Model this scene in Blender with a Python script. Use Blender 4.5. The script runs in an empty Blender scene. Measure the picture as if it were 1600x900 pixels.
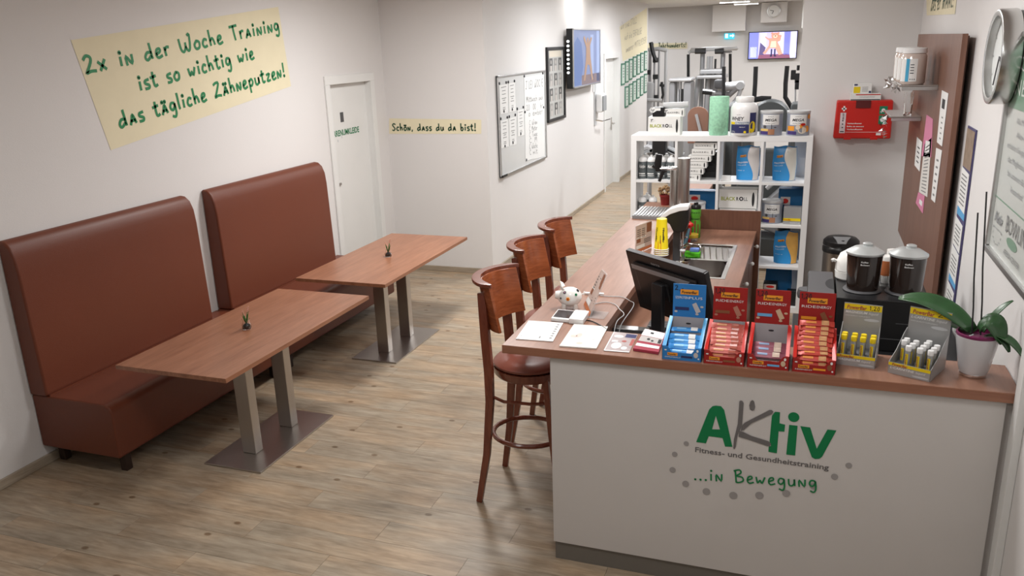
import bpy, bmesh, math, random
from mathutils import Vector, Matrix
random.seed(7)
S = bpy.context.scene
COL = S.collection
PI = math.pi

# ------------------------------------------------------------ camera, world, lights, exposure
CAM_H = 2.5
YAW, PITCH, ROLL, FPX = .35352851, .28979208, .03465219, 1267.285
_f = Vector((-math.sin(YAW)*math.cos(PITCH), math.cos(YAW)*math.cos(PITCH), -math.sin(PITCH)))
_r = Vector((math.cos(YAW), math.sin(YAW), 0)); _d = _f.cross(_r)
AX = math.cos(ROLL)*_r + math.sin(ROLL)*_d
AY = -math.sin(ROLL)*_r + math.cos(ROLL)*_d
AZ = _f
cd = bpy.data.cameras.new('camera'); cam = bpy.data.objects.new('camera', cd); COL.objects.link(cam)
cd.sensor_width = 36; cd.lens = FPX*36/1600; cd.clip_start = .05; cd.clip_end = 80
cam.matrix_world = Matrix(((AX.x, -AY.x, -AZ.x, 0), (AX.y, -AY.y, -AZ.y, 0), (AX.z, -AY.z, -AZ.z, CAM_H), (0, 0, 0, 1)))
S.camera = cam
S.view_settings.view_transform = 'Standard'; S.view_settings.look = 'None'
S.view_settings.gamma = 1; S.view_settings.use_curve_mapping = False
S.view_settings.exposure = 0.0
wd = bpy.data.worlds.new('world'); S.world = wd; wd.use_nodes = True
wd.node_tree.nodes['Background'].inputs[0].default_value = (.9, .93, 1, 1)
wd.node_tree.nodes['Background'].inputs[1].default_value = .12
CEIL = 3.24
def lamp(x, y, sx, sy, p, col=None, z=CEIL-.06, rot=(0, 0, 0)):
    col = col or ((.97, .985, 1) if y > 8 else (1, .985, .965))
    l = bpy.data.lights.new('ceiling_or_fill_light', 'AREA'); l.shape = 'RECTANGLE'; l.size = sx; l.size_y = sy; l.energy = p; l.color = col
    o = bpy.data.objects.new('ceiling_or_fill_light', l); o.location = (x, y, z); o.rotation_euler = rot; COL.objects.link(o); return o
LAMPS = [(-2.6, 6.4, .6, .6, 84), (-2.3, 2.4, .6, .6, 9), (-.7, 4.4, .6, .6, 50), (-.5, 6.9, .6, .6, 14), (-.5, 2.2, .6, .6, 24), (-.3, .3, .6, .6, 12),  # weak lamp just before the pillar wall is an added fill to brighten it
         (-1.7, 10.2, .6, .6, 80), (-1.7, 13.6, .6, .6, 92), (-1.6, 17.4, 1.2, .3, 80), (.8, 12.5, 1.2, .3, 85), (.8, 17, 1.2, .3, 85), (-4.6, 19.0, .8, .3, 45)]
for a in LAMPS: lamp(*a)
sp = bpy.data.lights.new('wall_washer_light', 'POINT'); sp.energy = 15; sp.shadow_soft_size = .05; sp.color = (1, .98, .95)
so = bpy.data.objects.new('wall_washer_light', sp); so.location = (-3.03, 11.95, CEIL-.16); COL.objects.link(so)

# ------------------------------------------------------------ helpers
def P(px, py, ax, v):
    """point of the real plane (axis ax = v) that the photograph shows at px,py"""
    d = AX*((px-800)/FPX) + AY*((py-450)/FPX) + AZ
    o = Vector((0, 0, CAM_H)); return o + d*((v-o[ax])/d[ax])

MATS = {}
def mat(name, c=(.8, .8, .8), rough=.5, metal=0, emit=0, bump=0, bscale=60, var=0, vscale=3, coat=0, trans=0, ior=1.45, stretch=(1, 1, 1), alpha=1, spec=.5):
    if name in MATS: return MATS[name]
    m = bpy.data.materials.new(name); m.use_nodes = True; nt = m.node_tree; b = nt.nodes['Principled BSDF']
    b.inputs['Base Color'].default_value = (*c, 1); b.inputs['Roughness'].default_value = rough; b.inputs['Metallic'].default_value = metal
    b.inputs['Coat Weight'].default_value = coat; b.inputs['Transmission Weight'].default_value = trans; b.inputs['IOR'].default_value = ior
    b.inputs['Specular IOR Level'].default_value = spec
    if emit: b.inputs['Emission Color'].default_value = (*c, 1); b.inputs['Emission Strength'].default_value = emit
    tc = nt.nodes.new('ShaderNodeTexCoord'); mp = nt.nodes.new('ShaderNodeMapping'); mp.inputs['Scale'].default_value = stretch
    nt.links.new(tc.outputs['Object'], mp.inputs['Vector'])
    if not var and not emit and not trans: var = .04
    if var:
        n = nt.nodes.new('ShaderNodeTexNoise'); n.inputs['Scale'].default_value = vscale; n.inputs['Detail'].default_value = 5
        nt.links.new(mp.outputs[0], n.inputs['Vector'])
        mx = nt.nodes.new('ShaderNodeMix'); mx.data_type = 'RGBA'
        mx.inputs['A'].default_value = (*[x*(1-var) for x in c], 1); mx.inputs['B'].default_value = (*[min(1, x*(1+var)) for x in c], 1)
        nt.links.new(n.outputs['Fac'], mx.inputs['Factor']); nt.links.new(mx.outputs['Result'], b.inputs['Base Color'])
    if bump:
        n = nt.nodes.new('ShaderNodeTexNoise'); n.inputs['Scale'].default_value = bscale; n.inputs['Detail'].default_value = 4
        nt.links.new(mp.outputs[0], n.inputs['Vector'])
        bp = nt.nodes.new('ShaderNodeBump'); bp.inputs['Strength'].default_value = bump; bp.inputs['Distance'].default_value = .004
        nt.links.new(n.outputs['Fac'], bp.inputs['Height']); nt.links.new(bp.outputs[0], b.inputs['Normal'])
    MATS[name] = m; return m

def wood(name, c1, c2, stretch=(1, 12, 12), rough=.4, scale=2.5, coat=0, knots=False, rnd=0):
    if name in MATS: return MATS[name]
    m = bpy.data.materials.new(name); m.use_nodes = True; nt = m.node_tree; b = nt.nodes['Principled BSDF']; L = nt.links.new
    b.inputs['Roughness'].default_value = rough; b.inputs['Coat Weight'].default_value = coat
    tc = nt.nodes.new('ShaderNodeTexCoord'); mp = nt.nodes.new('ShaderNodeMapping'); mp.inputs['Scale'].default_value = stretch
    src = tc.outputs['Object']
    if rnd:
        oi = nt.nodes.new('ShaderNodeObjectInfo'); mu = nt.nodes.new('ShaderNodeMath'); mu.operation = 'MULTIPLY'; mu.inputs[1].default_value = 37.
        L(oi.outputs['Random'], mu.inputs[0]); ad = nt.nodes.new('ShaderNodeVectorMath'); ad.operation = 'ADD'; L(src, ad.inputs[0]); L(mu.outputs[0], ad.inputs[1]); src = ad.outputs[0]
    L(src, mp.inputs['Vector'])
    n1 = nt.nodes.new('ShaderNodeTexNoise'); n1.inputs['Scale'].default_value = scale; n1.inputs['Detail'].default_value = 8; n1.inputs['Roughness'].default_value = .62; n1.inputs['Distortion'].default_value = .4
    n2 = nt.nodes.new('ShaderNodeTexNoise'); n2.inputs['Scale'].default_value = scale*4; n2.inputs['Detail'].default_value = 6
    L(mp.outputs[0], n1.inputs['Vector']); L(mp.outputs[0], n2.inputs['Vector'])
    av = nt.nodes.new('ShaderNodeMix'); av.inputs['Factor'].default_value = .35; L(n1.outputs['Fac'], av.inputs['A']); L(n2.outputs['Fac'], av.inputs['B'])
    cr = nt.nodes.new('ShaderNodeValToRGB'); cr.color_ramp.elements[0].position = .33; cr.color_ramp.elements[1].position = .68
    cr.color_ramp.elements[0].color = (*c1, 1); cr.color_ramp.elements[1].color = (*c2, 1); L(av.outputs['Result'], cr.inputs['Fac'])
    out = cr.outputs['Color']
    if knots:   # weathered oak: broad warm and grey patches, a few knots, board-to-board tone
        n3 = nt.nodes.new('ShaderNodeTexNoise'); n3.inputs['Scale'].default_value = 1.6; n3.inputs['Detail'].default_value = 3
        mp3 = nt.nodes.new('ShaderNodeMapping'); mp3.inputs['Scale'].default_value = (1, 3.5, 1); L(src, mp3.inputs[0]); L(mp3.outputs[0], n3.inputs['Vector'])
        c3 = nt.nodes.new('ShaderNodeValToRGB'); c3.color_ramp.elements[0].position = .38; c3.color_ramp.elements[1].position = .66
        c3.color_ramp.elements[0].color = (.93, .95, .96, 1); c3.color_ramp.elements[1].color = (1.08, .97, .86, 1); L(n3.outputs['Fac'], c3.inputs[0])
        m1 = nt.nodes.new('ShaderNodeMix'); m1.data_type = 'RGBA'; m1.blend_type = 'MULTIPLY'; m1.inputs['Factor'].default_value = 1; L(out, m1.inputs['A']); L(c3.outputs[0], m1.inputs['B'])
        vo = nt.nodes.new('ShaderNodeTexVoronoi'); vo.voronoi_dimensions = '2D'; vo.inputs['Scale'].default_value = 1.35; mp4 = nt.nodes.new('ShaderNodeMapping'); mp4.inputs['Scale'].default_value = (1, 1.6, .01); L(src, mp4.inputs[0]); L(mp4.outputs[0], vo.inputs['Vector'])
        c4 = nt.nodes.new('ShaderNodeValToRGB'); c4.color_ramp.elements[0].position = .022; c4.color_ramp.elements[1].position = .075; e5 = c4.color_ramp.elements.new(.036); e5.color = (.80, .76, .70, 1)
        c4.color_ramp.elements[0].color = (.50, .41, .33, 1); c4.color_ramp.elements[1].color = (1, 1, 1, 1); L(vo.outputs['Distance'], c4.inputs[0])
        m2 = nt.nodes.new('ShaderNodeMix'); m2.data_type = 'RGBA'; m2.blend_type = 'MULTIPLY'; m2.inputs['Factor'].default_value = 1; L(m1.outputs['Result'], m2.inputs['A']); L(c4.outputs[0], m2.inputs['B'])
        out = m2.outputs['Result']
    if rnd:
        hs = nt.nodes.new('ShaderNodeHueSaturation'); mr = nt.nodes.new('ShaderNodeMapRange'); mr.inputs['To Min'].default_value = 1-rnd; mr.inputs['To Max'].default_value = 1+rnd
        L(oi.outputs['Random'], mr.inputs['Value']); L(mr.outputs[0], hs.inputs['Value']); L(out, hs.inputs['Color']); out = hs.outputs[0]
    L(out, b.inputs['Base Color'])
    bp = nt.nodes.new('ShaderNodeBump'); bp.inputs['Strength'].default_value = .12; bp.inputs['Distance'].default_value = .002; L(n2.outputs['Fac'], bp.inputs['Height']); L(bp.outputs[0], b.inputs['Normal'])
    MATS[name] = m; return m

def smooth(pts, k=5):
    pts = [Vector(p) for p in pts]; q = []
    for i in range(len(pts)-1):
        a, b, c, d = pts[max(i-1, 0)], pts[i], pts[i+1], pts[min(i+2, len(pts)-1)]
        for j in range(k):
            t = j/k; q.append(.5*((2*b)+(-a+c)*t+(2*a-5*b+4*c-d)*t*t+(-a+3*b-3*c+d)*t**3))
    return q+[pts[-1]]
class MB:
    def __init__(s): s.v = []; s.f = []
    def add(s, vs, fs):
        n = len(s.v); s.v += [Vector(p) for p in vs]; s.f += [tuple(i+n for i in f) for f in fs]; return s
    def box(s, x0, x1, y0, y1, z0, z1):
        return s.add([(x0, y0, z0), (x1, y0, z0), (x1, y1, z0), (x0, y1, z0), (x0, y0, z1), (x1, y0, z1), (x1, y1, z1), (x0, y1, z1)],
                     [(3, 2, 1, 0), (4, 5, 6, 7), (0, 1, 5, 4), (1, 2, 6, 5), (2, 3, 7, 6), (3, 0, 4, 7)])
    def slab(s, pts, ext):
        pts = [Vector(p) for p in pts]; e = Vector(ext); n = len(pts)
        return s.add(pts+[p+e for p in pts], [tuple(range(n))[::-1], tuple(range(n, 2*n))]+[(i, (i+1) % n, n+(i+1) % n, n+i) for i in range(n)])
    def tube(s, pts, r, seg=8, sq=None):
        pts = [Vector(p) for p in pts]; n = len(pts); rs = r if isinstance(r, (list, tuple)) else [r]*n
        vs = []; up = None
        for i, p in enumerate(pts):
            t = (pts[min(i+1, n-1)]-pts[max(i-1, 0)]).normalized()
            if up is None: up = Vector((0, 0, 1)) if abs(t.z) < .9 else Vector((0, 1, 0))
            a = t.cross(up).normalized(); b = a.cross(t).normalized(); up = b
            for k in range(seg):
                w = 2*PI*(k+.5)/seg; ca, sa = math.cos(w), math.sin(w)
                if sq: ca *= sq[0]; sa *= sq[1]
                vs.append(p + a*ca*rs[i] + b*sa*rs[i])
        fs = [(i*seg+k, i*seg+(k+1) % seg, (i+1)*seg+(k+1) % seg, (i+1)*seg+k) for i in range(n-1) for k in range(seg)]
        fs += [tuple(range(seg))[::-1], tuple((n-1)*seg+k for k in range(seg))]
        return s.add(vs, fs)
    def lathe(s, prof, seg=24, c=(0, 0, 0), sx=1, sy=1):
        vs = []; m = len(prof)
        for r, z in prof:
            for k in range(seg):
                w = 2*PI*k/seg; vs.append((c[0]+r*math.cos(w)*sx, c[1]+r*math.sin(w)*sy, c[2]+z))
        fs = [(i*seg+k, i*seg+(k+1) % seg, (i+1)*seg+(k+1) % seg, (i+1)*seg+k) for i in range(m-1) for k in range(seg)]
        if prof[0][0] > 1e-5: fs.append(tuple(range(seg))[::-1])
        if prof[-1][0] > 1e-5: fs.append(tuple((m-1)*seg+k for k in range(seg)))
        return s.add(vs, fs)
    def sphere(s, c, r, seg=16, sc=(1, 1, 1)):
        pr = [(max(1e-6, math.sin(PI*i/(seg//2)))*r*sc[0], -math.cos(PI*i/(seg//2))*r*sc[2]) for i in range(seg//2+1)]
        return s.lathe(pr, seg, c, 1, sc[1]/sc[0])
    def grid(s, fn, nu, nv):
        vs = [fn(i/nu, j/nv) for j in range(nv+1) for i in range(nu+1)]
        return s.add(vs, [(j*(nu+1)+i, j*(nu+1)+i+1, (j+1)*(nu+1)+i+1, (j+1)*(nu+1)+i) for j in range(nv) for i in range(nu)])
    def xf(s, M): s.v = [M @ p for p in s.v]; return s
    def build(s, name, m, parent=None, w=False, bevel=0, seg=2, ang=40, flat=False):
        vs = s.v
        org = Vector((0, 0, 0))
        if w and parent is not None:
            q = parent; o = Vector((0, 0, 0))
            while q: o += q.location; q = q.parent
            vs = [p-o for p in vs]
        if parent is None and vs:
            xs = [p.x for p in vs]; ys = [p.y for p in vs]; zs = [p.z for p in vs]
            org = Vector(((min(xs)+max(xs))/2, (min(ys)+max(ys))/2, min(zs))); vs = [p-org for p in vs]
        me = bpy.data.meshes.new(name)
        bm = bmesh.new(); bv = [bm.verts.new(p) for p in vs]
        for f in s.f:
            try: bm.faces.new([bv[i] for i in f])
            except ValueError: pass
        bmesh.ops.remove_doubles(bm, verts=bm.verts, dist=1e-6)
        if not flat: bmesh.ops.recalc_face_normals(bm, faces=bm.faces)
        if bevel:
            es = [e for e in bm.edges if len(e.link_faces) == 2 and e.calc_face_angle(0) > math.radians(ang)]
            bmesh.ops.bevel(bm, geom=es, offset=bevel, segments=seg, affect='EDGES', profile=.5, clamp_overlap=True)
        bm.to_mesh(me); bm.free()
        if not flat:
            me.shade_smooth()
            try: me.set_sharp_from_angle(angle=math.radians(ang))
            except Exception: pass
        me.materials.append(m)
        o = bpy.data.objects.new(name, me); o.location = org; COL.objects.link(o)
        if parent is not None: o.parent = parent
        if bevel: wn = o.modifiers.new('normals', 'WEIGHTED_NORMAL'); wn.keep_sharp = True; wn.weight = 90
        return o

def tag(o, label, cat, group=None):
    o['label'] = label; o['category'] = cat
    if group: o['group'] = group
    return o
def thing(name, label, cat, loc=(0, 0, 0), rz=0, group=None):
    o = bpy.data.objects.new(name, None); o.location = loc; o.rotation_euler = (0, 0, rz); o.empty_display_size = .05; COL.objects.link(o)
    return tag(o, label, cat, group)
def struct(o): o['kind'] = 'structure'; return o
def dup(root, loc, rz=None, label=None, group=None):
    r = root.copy(); COL.objects.link(r); r.location = loc
    if rz is not None: r.rotation_euler = (0, 0, rz)
    if label: r['label'] = label
    if group: r['group'] = group
    for ch in list(root.children):
        c = ch.copy(); COL.objects.link(c); c.parent = r
        for g in list(ch.children):
            d = g.copy(); COL.objects.link(d); d.parent = c
    return r

_tc = {}
def text_geo(s, bold=False, shear=0):
    k = (s, bold, shear)
    if k not in _tc:
        cu = bpy.data.curves.new('t', 'FONT'); cu.body = s; cu.size = 1; cu.resolution_u = 2; cu.offset = .02 if bold else 0; cu.shear = shear; cu.space_line = .9
        o = bpy.data.objects.new('t', cu); COL.objects.link(o)
        me = bpy.data.meshes.new_from_object(o.evaluated_get(bpy.context.evaluated_depsgraph_get()))
        _tc[k] = ([(v.co.x, v.co.y) for v in me.vertices], [tuple(p.vertices) for p in me.polygons])
        bpy.data.objects.remove(o); bpy.data.curves.remove(cu); bpy.data.meshes.remove(me)
    return _tc[k]
def put(mb, s, fn, h=None, width=None, align='l', bold=False, shear=0):
    vs, fs = text_geo(s, bold, shear)
    if not vs: return
    x0 = min(v[0] for v in vs); x1 = max(v[0] for v in vs); sc = h/.73 if h else width/(x1-x0)
    sx = width/(x1-x0) if width else sc
    off = {'l': x0, 'c': (x0+x1)/2, 'r': x1}[align]
    mb.add([fn((x-off)*sx, y*sc) for x, y in vs], fs)
def plane(O, U, V):
    O, U, V = Vector(O), Vector(U), Vector(V); return lambda u, v: O+U*u+V*v
def quad(mb, fn, u0, u1, v0, v1, nu=1): mb.grid(lambda a, b: fn(u0+(u1-u0)*a, v0+(v1-v0)*b), nu, 1)
def disc(mb, fn, u, v, r, n=14, rv=None):
    rv = rv or r; mb.add([fn(u+r*math.cos(2*PI*k/n), v+rv*math.sin(2*PI*k/n)) for k in range(n)], [tuple(range(n))])

# handwriting: one polyline set per character, baseline 0, x-height .55, capitals 1
GL = {
 ' ': (.45, []), '2': (.62, [[(.05, .82), (.22, 1), (.42, .88), (.38, .6), (.1, .12), (.06, .04), (.3, .1), (.6, .06)]]),
 '1': (.3, [[(.02, .75), (.18, 1), (.16, 0)]]), '0': (.55, [[(.25, 1), (.05, .5), (.2, 0), (.45, .4), (.4, .9), (.25, 1)]]),
 'x': (.5, [[(.03, .52), (.42, .02)], [(.4, .58), (.06, .0)]]), 'i': (.26, [[(.12, .52), (.1, 0)], [(.14, .8), (.15, .83)]]),
 'n': (.5, [[(.06, .0), (.07, .52), (.36, .02), (.42, .58)]]), 'd': (.58, [[(.42, .98), (.44, .4), (.46, .02)], [(.44, .42), (.2, .46), (.03, .2), (.14, .0), (.44, .24)]]),
 'e': (.45, [[(.06, .24), (.32, .38), (.3, .55), (.12, .5), (.04, .2), (.16, .0), (.44, .1)]]), 'r': (.4, [[(.08, .55), (.1, 0)], [(.09, .38), (.22, .55), (.38, .52)]]),
 'W': (.9, [[(.04, .85), (.08, .2), (.24, .0), (.42, .3), (.44, .6)], [(.44, .3), (.56, .02), (.72, .2), (.82, 1.05), (.66, 1.0)]]),
 'w': (.62, [[(.03, .52), (.1, .06), (.26, .3), (.36, .04), (.56, .55)]]), 'o': (.5, [[(.24, .54), (.05, .3), (.14, .02), (.38, .1), (.42, .42), (.24, .54)]]),
 'c': (.42, [[(.36, .46), (.2, .54), (.04, .26), (.14, .02), (.38, .08)]]), 'h': (.5, [[(.08, 1.05), (.09, 0)], [(.09, .34), (.26, .5), (.36, .3), (.4, .02)]]),
 'T': (.6, [[(.0, .98), (.3, 1.0), (.62, 1.02)], [(.28, 1), (.3, .5), (.34, .0)]]), 'a': (.5, [[(.03, .0), (.16, .3), (.26, .56), (.36, .25), (.42, .0)], [(.1, .2), (.4, .2)]]),
 'g': (.5, [[(.38, .5), (.16, .54), (.05, .26), (.2, .08), (.38, .28), (.4, .5), (.42, -.1), (.3, -.38), (.08, -.28)]]),
 's': (.42, [[(.36, .55), (.12, .5), (.1, .34), (.34, .2), (.3, .02), (.02, .02)]]), 't': (.44, [[(.2, .9), (.16, .3), (.22, .02), (.42, .1)], [(.0, .6), (.4, .66)]]),
 'l': (.24, [[(.1, 1.05), (.1, .2), (.14, .0)]]), 'Z': (.66, [[(.08, .9), (.3, 1.0), (.5, .92), (.2, .3), (.04, .02), (.3, .1), (.62, .04)]]),
 'p': (.5, [[(.08, .5), (.1, -.45)], [(.09, .4), (.3, .55), (.42, .3), (.26, .06), (.1, .12)]]), 'u': (.5, [[(.06, .52), (.08, .1), (.24, .02), (.38, .2), (.4, .54), (.42, .02)]]),
 'z': (.46, [[(.06, .5), (.38, .54), (.06, .04), (.42, .06)]]), '!': (.26, [[(.16, 1.02), (.12, .3)], [(.12, .04), (.13, .06)]]),
 'S': (.6, [[(.54, .9), (.3, 1.02), (.1, .8), (.3, .52), (.46, .25), (.25, .0), (.02, .12)]]), ',': (.26, [[(.14, .1), (.06, -.18)]]), '.': (.22, [[(.1, .02), (.12, .04)]]),
 'b': (.5, [[(.08, 1.0), (.08, .04)], [(.08, .3), (.28, .48), (.4, .24), (.28, .0), (.08, .06)]]),
 'B': (.66, [[(.1, .96), (.12, .02)], [(.02, .92), (.36, 1.02), (.44, .78), (.16, .52), (.5, .44), (.56, .16), (.3, .0), (.08, .02)]]),
 'J': (.6, [[(.5, 1.0), (.46, .2), (.26, .0), (.05, .12)], [(.25, 1.0), (.7, 1.0)]]), 'O': (.7, [[(.34, 1), (.05, .55), (.26, 0), (.6, .3), (.56, .85), (.34, 1)]]),
 'L': (.52, [[(.1, 1), (.08, .03), (.48, .05)]]), 'E': (.55, [[(.46, .98), (.08, .96), (.08, .02), (.48, .04)], [(.08, .5), (.4, .52)]]),
 'R': (.6, [[(.08, .0), (.1, .96), (.42, .9), (.38, .56), (.1, .48), (.52, .0)]]), 'F': (.52, [[(.48, .98), (.08, .96), (.08, .0)], [(.08, .5), (.38, .52)]]),
 'G': (.66, [[(.56, .88), (.3, 1.0), (.06, .5), (.28, .02), (.58, .14), (.58, .46), (.38, .46)]]), 'M': (.78, [[(.06, 0), (.14, 1), (.38, .4), (.62, 1), (.7, 0)]]),
 'I': (.24, [[(.1, 1), (.1, 0)]]), 'D': (.64, [[(.1, 0), (.1, 1), (.42, .86), (.54, .5), (.4, .1), (.1, 0)]]), 'f': (.36, [[(.36, .98), (.2, .9), (.16, .0)], [(.02, .54), (.34, .58)]]),
 '-': (.4, [[(.05, .3), (.3, .32)]]), 'm': (.66, [[(.06, 0), (.08, .5), (.3, .2), (.5, .54), (.58, 0)]]), 'C': (.6, [[(.52, .85), (.3, 1), (.05, .5), (.25, .02), (.55, .14)]]), '=': (.5, [[(.0, .6), (.45, .6)], [(.0, .4), (.45, .4)]])}
for base, um in (('a', 'ä'), ('o', 'ö')):
    adv, st = GL[base]; GL[um] = (adv, st+[[(.14, .76), (.15, .78)], [(.34, .76), (.35, .78)]])
def hand_width(s): return sum(GL.get(c, GL[' '])[0] for c in s)+.12*len(s)
def hand(mb, s, fn, width, h, pen=.05, jit=.03):
    k = width/hand_width(s); x = 0; pw = pen*h
    for c in s:
        adv, st = GL.get(c, GL[' '])
        for pl in st:
            pts = [Vector(((x+p[0])*k, p[1]*h, 0)) for p in pl]
            if len(pts) > 2:
                q = []
                for i in range(len(pts)-1):
                    a, b, cc, d = pts[max(i-1, 0)], pts[i], pts[i+1], pts[min(i+2, len(pts)-1)]
                    for t in (0, .33, .67):
                        q.append(.5*((2*b)+(-a+cc)*t+(2*a-5*b+4*cc-d)*t*t+(-a+3*b-3*cc+d)*t**3))
                pts = q+[pts[-1]]
            L, R = [], []
            for i, p in enumerate(pts):
                t = (pts[min(i+1, len(pts)-1)]-pts[max(i-1, 0)]).normalized(); n = Vector((-t.y, t.x, 0))*pw
                L.append(p+n); R.append(p-n)
            L[0] -= (pts[1]-pts[0]).normalized()*pw*.5; R[0] -= (pts[1]-pts[0]).normalized()*pw*.5
            n = len(pts); mb.add([fn(p.x, p.y) for p in L+R], [(i, i+1, n+i+1, n+i) for i in range(n-1)])
            if len(pts) == 2 and (pts[1]-pts[0]).length < .1*h: disc(mb, fn, pts[0].x, pts[0].y, pw*1.5, 8)
        x += adv+.12

# ------------------------------------------------------------ materials
M_wall = mat('wall_paint', (.715, .695, .685), .75, bump=.15, bscale=150, var=.015, vscale=2)
M_ceil = mat('ceiling_paint', (.72, .70, .68), .8)
M_white = mat('white_lacquer', (.76, .76, .745), .35)
M_shelf = mat('white_shelf_board', (.82, .82, .82), .35)
M_counter = mat('white_counter_panel', (.63, .60, .58), .42)
M_oak = wood('weathered_oak_planks', (.225, .172, .118), (.47, .385, .29), (1, 7, 1), .42, 2.6, knots=True, rnd=.035)
M_skirt = wood('oak_skirting', (.27, .22, .16), (.42, .35, .27), (1, 1, 12), .5)
M_table = wood('walnut_tabletop', (.23, .09, .046), (.39, .175, .098), (14, 1, 10), .3, 1.6)
M_tedge = wood('walnut_edge', (.22, .09, .05), (.34, .16, .09), (14, 1, 10), .4, 1.6)
M_bar = wood('walnut_bar_top', (.20, .092, .058), (.32, .165, .11), (10, 1, 10), .36, 1.6)
M_barx = wood('walnut_bar_front', (.25, .105, .062), (.36, .165, .10), (1, 10, 14), .35, 1.6)
M_panel = wood('walnut_board', (.16, .072, .047), (.23, .112, .075), (10, 10, 1.2), .4, 1.4)
M_panel_d = wood('dark_walnut_board', (.13, .055, .035), (.20, .09, .055), (10, 10, 1.2), .4, 1.4)
M_stool = wood('cherry_stool_wood', (.12, .026, .014), (.23, .062, .03), (6, 6, 1.5), .25, 3, coat=.3)
M_stoolb = wood('cherry_stool_back', (.19, .045, .016), (.38, .105, .036), (1, 1.6, 7), .25, 4, coat=.3)
M_leather = mat('rust_leather', (.145, .036, .016), .40, bump=.25, bscale=260, var=.08, vscale=2)
M_seatpad = mat('brown_seat_pad', (.21, .06, .04), .35, bump=.1, bscale=150)
M_steel = mat('brushed_steel', (.47, .44, .415), .30, 1, bump=.12, bscale=40, stretch=(8, 8, .4))
M_chrome = mat('chrome', (.8, .8, .8), .12, 1)
M_alu = mat('aluminium', (.62, .62, .62), .35, 1)
M_black = mat('black_plastic', (.012, .012, .013), .35)
M_blackm = mat('black_matt', (.02, .02, .022), .6)
M_dgrey = mat('dark_grey_plastic', (.08, .08, .085), .45)
M_grey = mat('grey_plastic', (.28, .29, .30), .4)
M_lgrey = mat('light_grey_plastic', (.55, .56, .57), .4)
M_paper = mat('white_paper', (.80, .80, .79), .6)
M_ink = mat('black_ink', (.02, .02, .025), .6)
M_inkg = mat('grey_ink', (.22, .22, .22), .6)
M_green = mat('green_vinyl', (.0, .19, .062), .5)
M_greenh = mat('green_marker', (.01, .21, .07), .5)
M_dgreenh = mat('dark_green_marker', (.02, .07, .035), .5)
M_greyv = mat('grey_vinyl', (.155, .145, .145), .5)
M_dot = mat('pale_grey_vinyl', (.34, .32, .315), .5)
M_yel = mat('pale_yellow_paint', (.77, .70, .50), .8, var=.04, vscale=8)
M_ylw = mat('yellow_print', (.80, .60, .01), .45)
M_orange = mat('orange_print', (.85, .33, .03), .45)
M_red = mat('red_carton', (.34, .018, .016), .4)
M_redb = mat('bright_red_plastic', (.55, .018, .012), .35)
M_blue = mat('blue_carton', (.03, .20, .52), .4)
M_bluel = mat('light_blue_carton', (.12, .42, .75), .4)
M_blued = mat('deep_blue_carton', (.01, .12, .30), .45)
M_navy = mat('navy_print', (.03, .035, .12), .45)
M_silver = mat('silver_carton', (.40, .40, .40), .35, .3)
M_lining = mat('grey_card_lining', (.42, .40, .42), .6)
M_glass = mat('clear_glass', (1, 1, 1), .03, trans=1)
M_acryl = mat('clear_acrylic', (.9, .9, .9), .08, ior=1.3, var=.02)
M_acryl.node_tree.nodes['Principled BSDF'].inputs['Alpha'].default_value = .22
M_leaf = mat('orchid_leaf', (.03, .085, .03), .3, var=.35, vscale=18)
M_brown = mat('brown_print', (.25, .09, .04), .5)
M_pink = mat('pink_paper', (.65, .22, .36), .6)

# ------------------------------------------------------------ the setting
XL, XR, XC, YB, YP, YG = -4.52, .85, -3.30, 8.34, 8.10, 20.0
floor = struct(MB().box(-9, 4, -2.2, 20.3, -.12, -.006).build('floor', mat('plank_joint', (.20, .155, .105), .8)))
fo = floor.location
pl_me = None; cnt = 0; far = MB()
PW, PLN = .185, 1.24
row = 0; y = 1.6
while y < 20:
    off = (row*.437) % 1*PLN; x = -4.6-off
    while x < (.9 if y < 8.3 else 3.0):
        near = y < 8.3 and x > -4.75-PLN
        if near and cnt < 290:
            if pl_me is None:
                p = MB().box(0, PLN-.0015, 0, PW-.0015, -.004, 0).build('plank', M_oak, floor); pl_me = p.data
            else:
                p = bpy.data.objects.new('plank', pl_me); COL.objects.link(p); p.parent = floor
            p.location = Vector((x, y, 0))-fo; cnt += 1
        else:
            a = .0015; far.box(x, x+PLN-a, y, y+PW-a, -.004, 0)
        x += PLN
    y += PW; row += 1
fp = far.build('distant_planks', M_oak, floor, w=True); fp['kind'] = 'stuff'

def wall(name, mb, m=M_wall): return struct(mb.build(name, m))
# left wall with the changing-room door opening
DY0, DY1, DH = 7.19, 8.0, 2.19
wall('wall_left', MB().box(XL-.3, XL, -2.2, DY0-.03, 0, CEIL).box(XL-.3, XL, DY1+.03, YB+.3, 0, CEIL).box(XL-.3, XL, DY0-.03, DY1+.03, DH+.03, CEIL))
wall('wall_back', MB().box(XL, XC, YB, YB+.14, 0, CEIL))
CY0, CY1, CH = 13.82, 14.84, 2.24
wall('wall_corridor', MB().box(XC-.3, XC, YB+.14, CY0-.03, 0, CEIL).box(XC-.3, XC, CY1+.03, 17.65, 0, CEIL).box(XC-.3, XC, CY0-.03, CY1+.03, CH+.03, CEIL))
wall('wall_pillar', MB().box(-.115, XR, YP, YP+.35, 0, CEIL))
wall('wall_right', MB().box(XR, XR+.2, -2.2, YP+.35, 0, CEIL))
wall('wall_gym_back', MB().box(-9, 4, YG, YG+.2, 0, CEIL))
wall('wall_gym_right', MB().box(3.2, 3.4, 8.45, YG, 0, CEIL))
wall('wall_gym_left', MB().box(-8.6, -8.4, 17.65, YG, 0, CEIL))
wall('wall_gym_front', MB().box(XR+.2, 3.2, YP+.2, YP+.35, 0, CEIL))
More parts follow.
